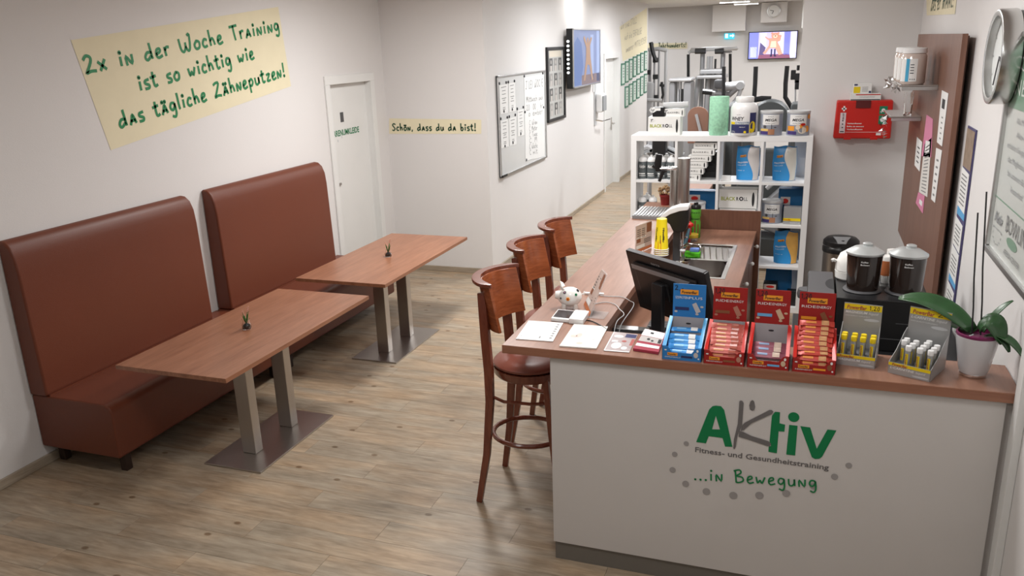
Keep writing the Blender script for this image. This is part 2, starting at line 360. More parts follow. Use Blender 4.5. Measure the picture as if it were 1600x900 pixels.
wall('wall_behind_camera', MB().box(-4.8, 1.05, -2.4, -2.2, 0, CEIL))
wall('ceiling', MB().box(-9, 4, -2.4, 20.2, CEIL, CEIL+.1), M_ceil)
def skirt(name, a, b, c, d): struct(MB().box(a, b, c, d, 0, .062).build(name, M_skirt, bevel=.003, seg=1))
skirt('baseboard_left', XL, XL+.018, -2.2, DY0-.09); skirt('baseboard_back', XL, XC+.018, YB-.018, YB)
skirt('baseboard_corridor', XC, XC+.018, YB, CY0-.1); skirt('baseboard_corridor.001', XC, XC+.018, CY1+.1, 17.66)
skirt('baseboard_pillar', -.115, XR, YP-.018, YP)
# door 1
def door(name, X, y0, y1, h, depth, fw):
    d = struct(MB().box(X-depth-.04, X-depth, y0, y1, 0, h).build(name, M_white))
    for a, b, c, e in ((y0-.028, y0, 0, h+.028), (y1, y1+.028, 0, h+.028), (y0, y1, h, h+.028)): MB().box(X-.25, X+.001, a, b, c, e).build('door_lining', M_white, d, w=True)
    for a, b, c, e in ((y0-fw, y0, 0, h), (y1, y1+fw, 0, h), (y0-fw, y1+fw, h, h+fw)): MB().box(X+.001, X+.018, a, b, c, e).build('door_architrave', M_white, d, w=True, bevel=.003)
    return d
XD = XL-.06
d1 = door('door_1', XL, DY0, DY1, DH, .06, .085)
mb = MB(); fn = plane((XD+.002, 0, 0), (0, 1, 0), (0, 0, 1))
a = P(561, 206, 0, XD)
put(mb, 'HERRENUMKLEIDE', lambda u, v: Vector((XD+.002, a.y+u, a.z+v)), h=.062, width=.60, align='r', bold=True)
mb.build('lettering', M_green, d1, w=True, flat=True)['label'] = 'green capital lettering'
a = P(534, 183, 0, XD); MB().box(XD, XD+.004, a.y-.03, a.y+.03, a.z-.05, a.z+.05).build('pictogram_plate', M_dgrey, d1, w=True)
a = P(529, 288, 0, XD); MB().box(XD, XD+.02, a.y-.035, a.y+.035, a.z-.012, a.z+.012).build('latch_plate', M_steel, d1, w=True, bevel=.003)
mb = MB()
for q in ((523, 224), (528, 220), (534, 214)):
    a = P(*q, 0, XD); mb.box(XD, XD+.003, a.y-.005, a.y+.005, a.z-.012, a.z+.012)
mb.build('sticker_marks', M_lgrey, d1, w=True)
# door 2 in the corridor
d2 = door('door_2', XC, CY0, CY1, CH, .09, .09)
XD2 = XC-.09
mb = MB(); mb.tube([(XD2, CY1-.16, 1.1), (XD2+.06, CY1-.16, 1.1), (XD2+.065, CY1-.3, 1.1)], .011); mb.box(XD2, XD2+.012, CY1-.18, CY1-.14, .98, 1.2)
mb.build('door_handle', M_steel, d2, w=True)
MB().box(XD2, XD2+.01, CY1-.75, CY1-.69, 1.45, 1.53).build('door_sign', M_grey, d2, w=True)
mb = MB()
for z in (.35, 1.9): mb.box(XD2, XD2+.02, CY0+.0, CY0+.03, z, z+.1)
mb.build('hinge', M_steel, d2, w=True)
# trim on the right wall beside the counter
struct(MB().box(XR-.03, XR, 3.30, 3.372, 0, 2.6).box(XR-.03, XR, 2.3, 2.38, 0, 2.6).box(XR-.03, XR, 2.3, 3.372, 2.5, 2.6).build('trim_1', M_white, bevel=.004))

# painted slogans
def slogan(label, quadpx, ax, v, off, lines, m_patch=M_yel, m_ink=M_greenh, pen=.095):
    pts = [P(*q, ax, v+off) for q in quadpx]
    n = Vector((0, 0, 0)); n[ax] = off
    t = thing('wall_slogan', label, 'wall lettering', sum(pts, Vector())/4)
    mb = MB(); mb.add(pts, [(0, 1, 2, 3)]); mb.build('painted_patch', m_patch, t, w=True, flat=True)
    mb = MB()
    for s, a, b, h in lines:
        A = P(*a, ax, v+off*2); B = P(*b, ax, v+off*2); U = (B-A).normalized(); nn = Vector((0, 0, 0)); nn[ax] = 1 if off > 0 else -1
        V = nn.cross(U) if ax == 0 else U.cross(Vector((0, 1, 0)))
        if V.z < 0: V = -V
        hand(mb, s, plane(A, U, V), (B-A).length, h, pen)
    mb.build('lettering', m_ink, t, w=True, flat=True); return t
slogan('large tilted yellow patch with green three-line handwriting above the rust benches',
       [(110.7, 62.7), (434.7, 10.7), (454.7, 134.7), (173.3, 234.7)], 0, XL, .002,
       [('2x in der Woche Training', (135, 116), (439, 47), 0.112), ('ist so wichtig wie', (219, 142), (400, 91), 0.112), ('das tägliche Zähneputzen!', (188, 200), (448, 118), .112)])
slogan('small pale yellow strip with one line of dark handwriting left of the corridor',
       [(608, 185), (752, 187), (752, 209), (608, 209)], 1, YB, -.002, [('Schön, dass du da bist!', (613, 204), (745, 204), .075)], m_ink=M_dgreenh)
slogan('pale yellow corridor wall patch with thin dark handwriting above the green framed sheets',
       [(968, 42), (1011, 12), (1011, 78), (973, 96)], 0, XC, .002,
       [('Wir sind STOLZ', (970, 46), (995, 36), .11), ('auf die ERFOLGE', (976, 63), (1003, 52), .11), ('unserer MITGLIEDER', (978, 82), (1010, 66), .11)], m_ink=M_inkg, pen=.04)
slogan('narrow yellow strip with dark handwriting on the far gym wall behind the cable tower',
       [(1000, 68), (1074, 67), (1074, 76), (1000, 77)], 1, YG, -.01, [('des 21. Jahrhunderts!', (1001, 75.5), (1073, 73.5), .11)], m_ink=M_dgreenh, pen=.06)
slogan('pale yellow handwritten patch high above the brown notice board',
       [(1447, -30), (1498, -30), (1492, 22), (1448, 24)], 0, XR, -.002, [('Zeit', (1456, 3), (1478, 2), .16), ('das er nimmt!', (1454, 17), (1490, 11), .13)], m_ink=M_dgreenh, pen=.045)

# ------------------------------------------------------------ benches
def bench(label, y0, y1, by0, by1):
    t = thing('upholstered_bench', label, 'bench', (XL+.3, (y0+y1)/2, 0), group='high-backed benches along the left wall')
    xw = XL+.002; xf = -3.875
    pr = [(xw, .13), (xf-.005, .13), (xf, .15), (xf, .43), (xf-.02, .47), (xf-.06, .488), (xf-.3, .49), (xw, .49)]
    MB().slab([(p[0], y0, p[1]) for p in pr], (0, y1-y0, 0)).build('seat', M_leather, t, w=True, bevel=.012, seg=3, ang=50)
    pr = [(xw, .49), (xw+.14, .49), (xw+.145, .52), (xw+.135, .9), (xw+.125, 1.28), (xw+.115, 1.38), (xw+.09, 1.445), (xw+.05, 1.48), (xw, 1.488)]
    MB().slab([(p[0], by0, p[1]) for p in pr], (0, by1-by0, 0)).build('backrest', M_leather, t, w=True, bevel=.016, seg=3, ang=50)
    mb = MB().slab([(xw+.152, by0+.02, .487), (xw+.152, by1-.02, .487), (xw+.14, by1-.02, .487), (xw+.14, by0+.02, .487)], (0, 0, .014)); mb.build('seam', M_leather, t, w=True)
    for yy in (y0+.1, y1-.1):
        for xx in (xw+.06, xf-.07):
            MB().box(xx-.025, xx+.025, yy-.025, yy+.025, 0, .13).build('leg', mat('dark_bench_leg', (.03, .015, .01), .5), t, w=True, bevel=.004)
    return t
bench('rust brown leather bench with high back nearest the camera, left end by the bare wall', 3.40, 5.16, 3.39, 4.95)
bench('rust brown leather bench with high back next to the changing room door', 5.17, 7.04, 5.18, 6.80)

# ------------------------------------------------------------ tables
def table(label, x0, x1, y0, y1, bx0, bx1, by0, by1):
    t = thing('bistro_table', label, 'table', ((bx0+bx1)/2, (by0+by1)/2, 0), group='walnut tables before the benches')
    MB().box(x0, x1, y0, y1, .722, .75).build('tabletop', M_table, t, w=True, bevel=.0025)
    MB().box(bx0, bx1, by0, by1, 0, .012).build('base_plate', M_steel, t, w=True, bevel=.003)
    for yy in (by0+.225, by1-.225):
        cx = (bx0+bx1)/2-.01
        MB().box(cx-.052, cx+.052, yy-.038, yy+.038, .012, .722).build('post', M_steel, t, w=True, bevel=.006)
    MB().box((bx0+bx1)/2-.18, (bx0+bx1)/2+.18, by0+.1, by1-.1, .700, .722).build('mounting_frame', M_dgrey, t, w=True)
    return t
table('long walnut table nearest the camera on a twin-post steel base', -3.815, -3.012, 3.435, 5.07, -3.50, -3.07, 3.69, 4.54)
table('long walnut table farther away, nearer the changing room door', -3.855, -3.035, 5.365, 7.03, -3.52, -3.10, 5.56, 6.42)

def table_plant(label, px, py):
    b = P(px, py, 2, .75)
    t = thing('glass_plant', label, 'plant', b, group='little table plants')
    MB().lathe([(.026, .001), (.03, .012), (.031, .03), (.024, .045), (.022, .06), (.026, .07), (.024, .07), (.020, .06), (.022, .045), (.028, .03), (.026, .012), (.02, .004), (0, .004)], 20).build('glass_vase', M_glass, t)
    MB().lathe([(.0, .005), (.022, .006), (.026, .014), (.025, .028), (.01, .04), (0, .042)], 14).build('bulb', M_blackm, t)
    for k in range(6):
        a = k*1.1+.3; r = .012+.012*(k % 3); h = .085+.012*(k % 2)
        pts = [(0, 0, .035), (math.cos(a)*r*.5, math.sin(a)*r*.5, .065), (math.cos(a)*r*1.3, math.sin(a)*r*1.3, h+.02)]
        MB().tube(pts, [.004, .006, .0012], 6, sq=(1, .4)).build('leaf', mat('spring_leaf', (.05, .16, .03), .5), t)
    for a, h in ((.4, .155), (2.9, .125)):
        pts = [(0, 0, .04), (math.cos(a)*.008, math.sin(a)*.008, .09), (math.cos(a)*.026, math.sin(a)*.02, h)]
        MB().tube(pts, .0016, 5).build('stem', M_green, t)
        mb = MB(); e = Vector(pts[2]); d = (e-Vector(pts[1])).normalized()
        for j in range(9):
            mb.sphere(e-d*.004*j+Vector((math.cos(j*2.2), math.sin(j*2.2), 0))*.003, .0042, 6)
        mb.build('blossom', mat('pale_pink_petal', (.75, .38, .30), .6), t)
table_plant('small pink-flowered bulb in a glass on the nearest walnut table', 386, 514)
table_plant('small pink-flowered bulb in a glass on the farther walnut table', 607, 401)

# ------------------------------------------------------------ bar stools (built facing +x, towards the bar)
def make_stool():
    t = thing('bar_stool', '', 'bar stool', group='cherry wood bar stools at the counter')
    SH = .80
    MB().lathe([(.0, SH-.004), (.185, SH-.004), (.203, SH+.008), (.205, SH+.02), (.19, SH+.035), (.12, SH+.045), (0, SH+.048)], 36).build('seat_pad', M_seatpad, t)
    MB().lathe([(.16, SH-.055), (.19, SH-.055), (.203, SH-.04), (.206, SH-.004), (.16, SH-.004)], 36).build('seat_ring', M_stool, t)
    for s in (-1, 1):
        # front legs
        MB().tube([(.13, s*.125, SH-.02), (.165, s*.15, .45), (.222, s*.19, 0)], [.021, .019, .016], 4, sq=(1.15, 1.15)).build('leg', M_stool, t, bevel=.003)
        # rear legs run on upward as the back posts
        MB().tube([(-.255, s*.215, 0), (-.205, s*.19, .3), (-.178, s*.178, .62), (-.178, s*.175, .80), (-.190, s*.172, 1.0), (-.200, s*.163, 1.16), (-.210, s*.155, 1.24)],
                  [.019, .022, .025, .027, .027, .026, .022], 4, sq=(1.25, 1.0)).build('leg', M_stool, t, bevel=.003)
    # foot ring, bent wood
    pts = []
    for k in range(29):
        a = 2*PI*k/28; r = .205; pts.append((r*math.cos(a)*1.0-.02, r*.9*math.sin(a), 0.37))
    MB().tube(pts, .0135, 8).build('foot_ring', M_stool, t)
    pts = [(x*.72-.01, y*.72, .60) for x, y, z in pts]
    MB().tube([( .14, -.12, .62), (.06, -.155, .62), (-.1, -.165, .62), (-.18, -.12, .62)], .010, 6).build('stretcher', M_stool, t)
    MB().tube([( .14, .12, .62), (.06, .155, .62), (-.1, .165, .62), (-.18, .12, .62)], .010, 6).build('stretcher', M_stool, t)
    # curved back panel between the posts and thick rail along its top
    def bk(u, v, o):
        th = math.radians(-62+124*u); z = 1.045+.245*v; r = .232+o
        return Vector((-r*math.cos(th)+.02-.05*(z-1.045)/.25, r*1.0*math.sin(th), z-.02*math.cos(th)*(1-v)))
    n, m = 20, 4; mb = MB()
    fr = [[bk(i/n, j/m, .010) for i in range(n+1)] for j in range(m+1)]; bkk = [[bk(i/n, j/m, -.010) for i in range(n+1)] for j in range(m+1)]
    vs = [p for r in fr for p in r]+[p for r in bkk for p in r]; N = (n+1)*(m+1); fs = []
    for j in range(m):
        for i in range(n):
            a = j*(n+1)+i; fs += [(a, a+1, a+n+2, a+n+1), (N+a, N+a+n+1, N+a+n+2, N+a+1)]
    for i in range(n): fs += [(i, N+i, N+i+1, i+1), (m*(n+1)+i, m*(n+1)+i+1, N+m*(n+1)+i+1, N+m*(n+1)+i)]
    for j in range(m): a = j*(n+1); b = a+n; fs += [(a, a+n+1, N+a+n+1, N+a), (b, N+b, N+b+n+1, b+n+1)]
    mb.add(vs, fs).build('back_panel', M_stoolb, t, bevel=.003)
    n = 24; vs = []; fs = []
    for i in range(n+1):
        u = -.035+1.07*i/n; e = 1-.75*max(0, abs(i/n-.5)*2-.8)/.2
        for o, dz in ((-.012*e, 0), (.038*e, .004), (.038*e, .022), (-.012*e, .024)):
            p = bk(u, 1, .006+o); vs.append(p+Vector((0, 0, dz-.004)))
    for i in range(n):
        for k in range(4): fs.append((i*4+k, i*4+(k+1) % 4, i*4+4+(k+1) % 4, i*4+4+k))
    fs += [(0, 1, 2, 3), (n*4+3, n*4+2, n*4+1, n*4)]
    MB().add(vs, fs).build('back_rail', M_stool, t, bevel=.004)
    return t
st = make_stool()
ST = [(-1.385, 4.0, 'cherry wood bar stool nearest the camera, at the front corner of the counter'),
      (-1.455, 4.74, 'cherry wood bar stool in the middle of the three at the counter'),
      (-1.44, 5.33, 'cherry wood bar stool farthest from the camera along the counter')]
for i, (x, y, lb) in enumerate(ST):
    if i == 0: st.location = (x, y, 0); st['label'] = lb
    else: dup(st, (x, y, 0), 0, lb)

# ------------------------------------------------------------ reception counter
BT = 1.14
cf = 3.393                     # front face of the counter
t = thing('reception_counter', 'white reception counter body with a green logo on its front', 'counter', (-.1, 3.5, 0))
MB().box(-1.075, .803, cf, cf+.04, .10, 1.095).build('front_panel', M_counter, t, w=True, bevel=.002)
MB().box(.806, .848, cf+.02, cf+.06, 0, 1.095).build('filler_panel', M_counter, t, w=True)
MB().box(-1.075, -1.035, cf+.041, 7.06, .10, 1.095).build('side_panel', M_counter, t, w=True, bevel=.002)
MB().box(-1.068, .803, cf+.008, cf+.04, 0, .10).box(-1.068, -1.04, cf+.041, 7.06, 0, .10).build('plinth', mat('grey_brown_plinth', (.17, .155, .135), .5), t, w=True)
cfp = cf-.0015
def cp(px, py): return P(px, py, 1, cfp)
def z6(x, y): return cp(1070+x/4.5, 600+y/4.5)
def polypx(mb, pts, f=z6, off=0):
    v = [f(*p)+Vector((0, -off, 0)) for p in pts]; mb.add(v, [tuple(range(len(v)))])
mb = MB()
# A (outer outline with hole cut by a bridge), t, i, v
A_out = [(80, 408), (172, 178), (195, 156), (225, 150), (255, 156), (277, 182), (335, 442), (283, 440), (265, 380), (168, 367), (148, 418)]
A_hole = [(192, 318), (218, 224), (247, 320)]
polypx(mb, [(80, 408), (172, 178), (195, 156), (218, 152), (218, 224), (192, 318), (168, 367), (148, 418)])
polypx(mb, [(218, 152), (255, 156), (277, 182), (335, 442), (283, 440), (265, 380), (247, 320), (218, 224)])
polypx(mb, [(168, 367), (192, 318), (247, 320), (265, 380)])
mb.build('logo_letter', M_green, t, w=True, flat=True); mb = MB()
polypx(mb, [(636, 195), (670, 199), (666, 276), (706, 286), (700, 336), (660, 332), (647, 487), (588, 477), (590, 440), (607, 437), (596, 405), (612, 225), (626, 205)])
mb.build('logo_letter', M_green, t, w=True, flat=True); mb = MB()
polypx(mb, [(734, 287), (793, 294), (776, 503), (713, 496)])
c0 = z6(766, 233); disc(mb, plane(c0, (1, 0, 0), (0, 0, 1)), 0, 0, (z6(806, 233)-z6(727, 233)).length/2, 20)
mb.build('logo_letter', M_green, t, w=True, flat=True); mb = MB()
polypx(mb, [(812, 296), (882, 306), (928, 455), (1003, 320), (1066, 327), (965, 512), (945, 526), (915, 527), (893, 515)])
mb.build('logo_letter', M_green, t, w=True, flat=True)
mb = MB()
K = .0012
polypx(mb, [(384, 122), (392, 115), (405, 118), (414, 132), (404, 280), (398, 300), (372, 360), (358, 440), (350, 457), (341, 452), (345, 390), (372, 280)], off=K)
polypx(mb, [(404, 290), (420, 272), (595, 182), (612, 182), (624, 195), (610, 212), (470, 275), (416, 322), (392, 330)], off=K)
polypx(mb, [(385, 330), (410, 336), (470, 365), (590, 402), (607, 420), (600, 437), (580, 436), (440, 388), (378, 370)], off=K)
polypx(mb, [(462, 122), (476, 112), (488, 122), (495, 160), (488, 182), (474, 188), (458, 178), (453, 150)], off=K)
mb.build('logo_figure', M_greyv, t, w=True, flat=True)['label'] = 'grey letter K drawn as a leaping figure'
mb = MB(); a, b = cp(1086, 706), cp(1295, 734.5)
U = (b-a).normalized(); V = Vector((-U.z, 0, U.x)); put(mb, 'Fitness- und Gesundheitstraining', plane(a, U, V), h=.026, width=(b-a).length, bold=True)
mb.build('logo_subtitle', M_greyv, t, w=True, flat=True)
mb = MB(); a, b = cp(1084, 749), cp(1280, 762)+Vector((0, -.001, 0)); U = (b-a).normalized(); V = Vector((-U.z, 0, U.x))
hand(mb, '...in Bewegung', plane(a+Vector((0, -.001, 0)), U, V), (b-a).length, .062, .06)
mb.build('logo_handwriting', M_greenh, t, w=True, flat=True)
mb = MB()
for x, y, r in ((459, 288, .012), (420, 324, .013), (413, 377, .0145), (457, 424, .016), (527, 450, .0175), (618, 463, .0185), (706, 463, .0185), (797, 456, .017), (888, 432, .0155), (960, 400, .0145), (1008, 362, .0135)):
    c0 = cp(860+x/2.162, 560+y/2.162); disc(mb, plane(c0, (1, 0, 0), (0, 0, 1)), 0, 0, r, 20)
mb.build('logo_dots', M_dot, t, w=True, flat=True)
# L-shaped bar top
mb = MB().slab([(-1.308, 3.378, 1.097), (.845, 3.378, 1.097), (.845, 3.69, 1.097), (-.895, 3.69, 1.097), (-.895, 7.07, 1.097), (-1.308, 7.07, 1.097)], (0, 0, .043))
bt = mb.build('bar_counter', M_bar, None, bevel=.0025); tag(bt, 'L-shaped walnut bar top running across the white counter and back along the stools', 'countertop')
o = bt
MB().box(-1.3075, .845, 3.3765, 3.3785, 1.099, 1.138).build('edge_band', M_barx, o, w=True)
# lower worktop with sink cut-out
SX0, SX1, SY0, SY1, WT = -.845, -.475, 5.50, 6.50, .92
wt = MB().box(-1.03, SX0+.012, 3.70, 7.05, WT-.04, WT).box(SX1-.012, -.365, 3.70, 7.05, WT-.04, WT).box(SX0+.012, SX1-.012, 3.70, SY0+.012, WT-.04, WT).box(SX0+.012, SX1-.012, SY1-.012, 7.05, WT-.04, WT).build('worktop', M_bar)
tag(wt, 'lower walnut worktop behind the bar holding the sink', 'countertop')
cb = thing('base_cabinet', 'dark walnut base cabinet under the sink worktop with round white knobs', 'cabinet', (-.7, 5.4, 0))
MB().box(-1.03, -.40, 4.75, 7.05, .08, WT-.2).build('carcass', M_panel_d, cb, w=True)
for i, y0 in enumerate((4.75, 5.33, 5.91, 6.49)):
    dr = MB().box(-.398, -.378, y0+.003, y0+.555, .09, WT-.05).build('door', M_panel_d, cb, w=True, bevel=.002)
    MB().xf(Matrix.Identity(4)).tube([(-.378, y0+.5, .80), (-.36, y0+.5, .80)], .006, 10).sphere((-.350, y0+.5, .80), .016, 12).build('knob', M_white, dr, w=True)
ep = MB().box(-1.03, -.335, 7.072, 7.10, 0, 1.085).build('end_panel', M_panel_d); tag(ep, 'upright dark walnut end panel closing the sink worktop before the white shelf', 'panel')
# desk end of the counter, black box
tw = thing('hand_towel', 'pale hand towel hanging on the cabinet front below the sink worktop', 'towel', (-.362, 5.35, .5))
MB().grid(lambda u, v: Vector((-.352+.003*math.sin(u*14)*(1-v*.4), 5.12+.24*u, .84-.5*v)), 16, 6).grid(lambda u, v: Vector((-.340+.006*math.sin(u*14)*(1-v*.4), 5.12+.24*u, .84-.42*v)), 16, 6).build('cloth', mat('terry_cloth', (.62, .60, .57), .9, bump=.4, bscale=300), tw, w=True)
MB().tube([(-.378, 5.10, .845), (-.346, 5.10, .845), (-.346, 5.38, .845), (-.378, 5.38, .845)], .005, 6).build('towel_rail', M_chrome, tw, w=True)

# sink
sk = thing('kitchen_sink', 'stainless steel inset sink with ribbed drainer', 'sink', ((SX0+SX1)/2, (SY0+SY1)/2, WT))
mb = MB(); zr = WT+.004; by1 = 5.98
mb.box(SX0, SX1, SY0, SY0+.03, WT+.0005, zr).box(SX0, SX0+.03, SY0+.03, SY1-.03, WT+.0005, zr).box(SX1-.03, SX1, SY0+.03, SY1-.03, WT+.0005, zr).box(SX0, SX1, SY1-.03, SY1, WT+.0005, zr).box(SX0+.03, SX1-.03, by1, by1+.035, WT-.006, zr)
mb.build('rim', M_steel, sk, w=True, bevel=.002)
def bowl(u, v):
    # rounded rectangular bowl, v 0..1 from rim to floor
    x0, x1, y0, y1 = SX0+.03, SX1-.03, SY0+.03, by1
    a = u*2*PI; e = 4; ca, sa = math.cos(a), math.sin(a); k = (abs(ca)**e+abs(sa)**e)**(-1/e)
    s = 1-.08*min(1, v*1.5) if v < .75 else (1-.08)*(1-(v-.75)/.25)
    z = WT+.002-.15*min(1, v/.72)
    return Vector(((x0+x1)/2+ca*k*(x1-x0)/2*s, (y0+y1)/2+sa*k*(y1-y0)/2*s, z))
MB().grid(bowl, 40, 12).build('bowl', M_steel, sk, w=True)
mb = MB().box(SX0+.03, SX1-.03, by1+.035, SY1-.03, WT-.012, WT-.008); mb.build('drainer', M_steel, sk, w=True)
for k in range(6):
    x = SX0+.07+k*.046; MB().tube([(x+.05, by1+.06, WT-.006), (x, SY1-.06, WT-.005)], .005, 6).build('drainer_rib', M_steel, sk, w=True)
fc = thing('kitchen_faucet', 'chrome mixer tap with spout turned over the sink', 'faucet', (-.865, 6.05, WT))
MB().lathe([(.026, 0), (.026, .01), (.02, .02), (.019, .1), (.021, .12), (.015, .13), (0, .131)], 18).build('body', M_chrome, fc)
MB().tube([(0, 0, .07), (.06, -.03, .11), (.16, -.09, .115), (.17, -.095, .10)], .011, 10).build('spout', M_chrome, fc)
MB().tube([(0, 0, .125), (.01, -.02, .15), (.06, -.06, .17)], [.008, .008, .005], 8).build('lever', M_chrome, fc)

# ------------------------------------------------------------ shelf unit, 4 x 4
H0, H1, SHY0, SHY1 = -1.585, .04, 7.70, 8.075
SHT = 1.65
sh = thing('shelf_unit', 'white open cube shelf unit four by four behind the bar', 'shelf', ((H0+H1)/2, 7.88, 0))
T = .052; Ti = .024; B0 = .03
MB().box(H0, H1, SHY0, SHY1, SHT-T, SHT).build('top_board', M_shelf, sh, w=True, bevel=.0015)
MB().box(H0, H1, SHY0, SHY1, B0-.03, B0+.022).build('bottom_board', M_shelf, sh, w=True, bevel=.0015)
for x in (H0, H1-T): MB().box(x, x+T, SHY0, SHY1, B0+.022, SHT-T).build('side_board', M_shelf, sh, w=True, bevel=.0015)
CW = (H1-H0-2*T-3*Ti)/4; RH = (SHT-T-B0-.022-3*Ti)/4
CX = [H0+T+i*(CW+Ti) for i in range(4)]        # left edge of each column
RZ = [SHT-T-RH-i*(RH+Ti) for i in range(4)]    # floor height of each row from the top
for i in (1, 2, 3): MB().box(CX[i]-Ti, CX[i], SHY0+.001, SHY1, B0+.022, SHT-T).build('divider', M_shelf, sh, w=True, bevel=.001)
for j in (0, 1, 2):
    for i in range(4): MB().box(CX[i], CX[i]+CW, SHY0+.001, SHY1, RZ[j]-Ti, RZ[j]).build('shelf_board', M_shelf, sh, w=True, bevel=.001)

# ------------------------------------------------------------ cartons, tins, pouches, bottles
def front(w, d, z=0, off=.0015):                       # local front face: u to the right, v up
    return lambda u, v: Vector((u, -d/2-off, z+v))
def cyl(r, z=0, off=.0012, sq=1):
    return lambda u, v: Vector(((r+off)*math.sin(u/r), -(r+off)*math.cos(u/r)*sq, z+v))
def print_part(t, name, m, fn, items=(), rects=(), discs=()):
    mb = MB()
    for r in rects: quad(mb, fn, *r[:4], nu=r[4] if len(r) > 4 else 1)
    for d in discs: disc(mb, fn, *d)
    for it in items: put(mb, it[0], fn2(fn, it[1], it[2]), **it[3])
    return mb.build(name, m, t, flat=True)
def fn2(fn, u0, v0): return lambda u, v: fn(u+u0, v+v0)
M_lime = mat('olive_green_print', (.36, .40, .03), .5)

def roller_box(label, loc, w, h, d, group=None, detail=True, rz=0):
    t = thing('roller_box', label, 'box', loc, rz, group)
    MB().box(-w/2, w/2, -d/2, d/2, 0, h).build('carton', mat('white_carton', (.80, .80, .78), .45), t, bevel=.0015)
    f = front(w, d); th = min(h*.22, w*.10); u0 = -w/2+w*.06; v0 = h*.42; W = w*.70
    # wordmark: BLACK in olive, R LL in black with a ring for the O
    mb = MB(); put(mb, 'BLACK', fn2(f, u0, v0), h=th, width=W*.54, bold=True); mb.build('print_green', M_lime if detail else M_inkg, t, flat=True)
    mb = MB(); put(mb, 'R', fn2(f, u0+W*.57, v0), h=th, width=W*.09, bold=True); put(mb, 'LL', fn2(f, u0+W*.86, v0), h=th, width=W*.14)
    mb.build('print_black', M_ink, t, flat=True)
    mb = MB(); r0 = th*.28; r1 = th*.56; cx = u0+W*.755; cy = v0+th*.5
    for k in range(16):
        a, b = 2*PI*k/16, 2*PI*(k+1)/16
        mb.add([f(cx+r0*math.cos(a), cy+r0*math.sin(a)), f(cx+r1*math.cos(a), cy+r1*math.sin(a)), f(cx+r1*math.cos(b), cy+r1*math.sin(b)), f(cx+r0*math.cos(b), cy+r0*math.sin(b))], [(0, 1, 2, 3)])
    mb.build('ring_mark', M_ink, t, flat=True)
    mb = MB(); disc(mb, f, w*.40, h*.5, w*.035 if detail else w*.03, 16, h*.38); mb.build('window', M_blackm, t, flat=True)
    return t
SZ = SHT+.001
roller_box('large white foam roller carton with green and black wordmark, left on top of the shelf', (-1.285, 7.84, SZ), .30, .165, .17, rz=.0)
rb = roller_box('small white roller carton resting on the large one on top of the shelf', (-1.19, 7.84, SZ+.166), .165, .068, .10, detail=False)
t = thing('massage_ball_box', 'small black boxed ball beside the small carton on top of the shelf', 'box', (-1.345, 7.83, SZ+.166))
MB().box(-.055, .055, -.05, .05, 0, .085).build('carton', M_black, t, bevel=.002); print_part(t, 'label', M_paper, front(.11, .1), rects=[(-.05, .02, .055, .08)])
t = MB().tube([(-1.31, 7.84, SZ+.262), (-1.08, 7.86, SZ+.27)], .028, 20).build('roller_tube', M_lgrey); tag(t, 'light grey tube lying on the small cartons on top of the shelf', 'roller')
for i, (px, py, w, lb) in enumerate(((1020, 172, .07, 'white handwritten price tag against the black boxed ball'), (1041, 173, .055, 'white star-edged price tag on the small roller carton'), (1018, 187, .06, 'white star-edged price tag on the large roller carton'))):
    y = 7.775 if i < 2 else 7.752
    y = (7.778, 7.788, 7.752)[i]; p = P(px, py, 1, y); n = 14; pts = []
    for k in range(n): a = 2*PI*k/n; r = (1 if k % 2 else .82)*w/2; pts.append((p.x+r*math.cos(a), y, p.z+r*math.sin(a)*.75))
    pt = MB().slab(pts, (0, .002, 0)).build('price_tag', M_paper); tag(pt, lb, 'price tag')
    mb = MB(); hand(mb, ('29=', '19=', '39=')[i].replace('9', 'g'), plane((p.x-w*.3, y-.001, p.z-.008), (1, 0, 0), (0, 0, 1)), w*.6, .02, .09); mb.build('price', M_ink, pt, w=True, flat=True)
# green foam roller
t = thing('foam_roller', 'speckled mint green foam roller standing on top of the shelf', 'foam roller', (-.79, 7.80, SZ))
m = mat('mint_foam', (.34, .66, .46), .7, bump=.8, bscale=60, var=.35, vscale=45)
MB().lathe([(.03, 0), (.083, 0), (.088, .006), (.088, .339), (.083, .345), (.03, .345), (.03, .3), (0, .3)], 36).build('foam_body', m, t)
# whey tub
t = thing('whey_tub', 'large white protein tub with screw lid and navy and yellow label on the shelf top', 'tub', (-.565, 7.80, SZ))
MB().lathe([(0, 0), (.115, 0), (.122, .01), (.122, .225), (.118, .25), (.10, .28), (.075, .292), (.075, .297)], 36).build('tub', mat('white_plastic', (.82, .82, .82), .3), t)
MB().lathe([(.079, .295), (.081, .298), (.081, .335), (.076, .342), (0, .343)], 32).build('lid', mat('white_plastic'), t)
f = cyl(.122)
print_part(t, 'label_navy', M_navy, f, rects=[(-.125, .055, .025, .10, 8), (.06, .13, .03, .205, 5)])
print_part(t, 'label_yellow', M_ylw, cyl(.122, off=.002), rects=[(-.125, -.075, .102, .124, 3)], discs=[(.09, .08, .03, 14, .05), (.075, .045, .02, 12), (.02, .035, .012, 10)])
print_part(t, 'label_steel', mat('steel_blue_print', (.20, .25, .33), .5), f, rects=[(-.073, .055, .101, .125, 6)])
print_part(t, 'brand_text', M_ink, f, items=[('WHEY', -.115, .137, dict(h=.034, width=.125, bold=True, shear=.2)), ('ULTRA', -.06, .185, dict(h=.006, width=.04))])
print_part(t, 'variant_text', M_paper, cyl(.122, off=.003), items=[('PROTEIN', -.068, .105, dict(h=.015, width=.115, bold=True)), ('2250 g', -.11, .035, dict(h=.01, width=.04)), ('PREMIUM', -.03, .075, dict(h=.008, width=.05))])
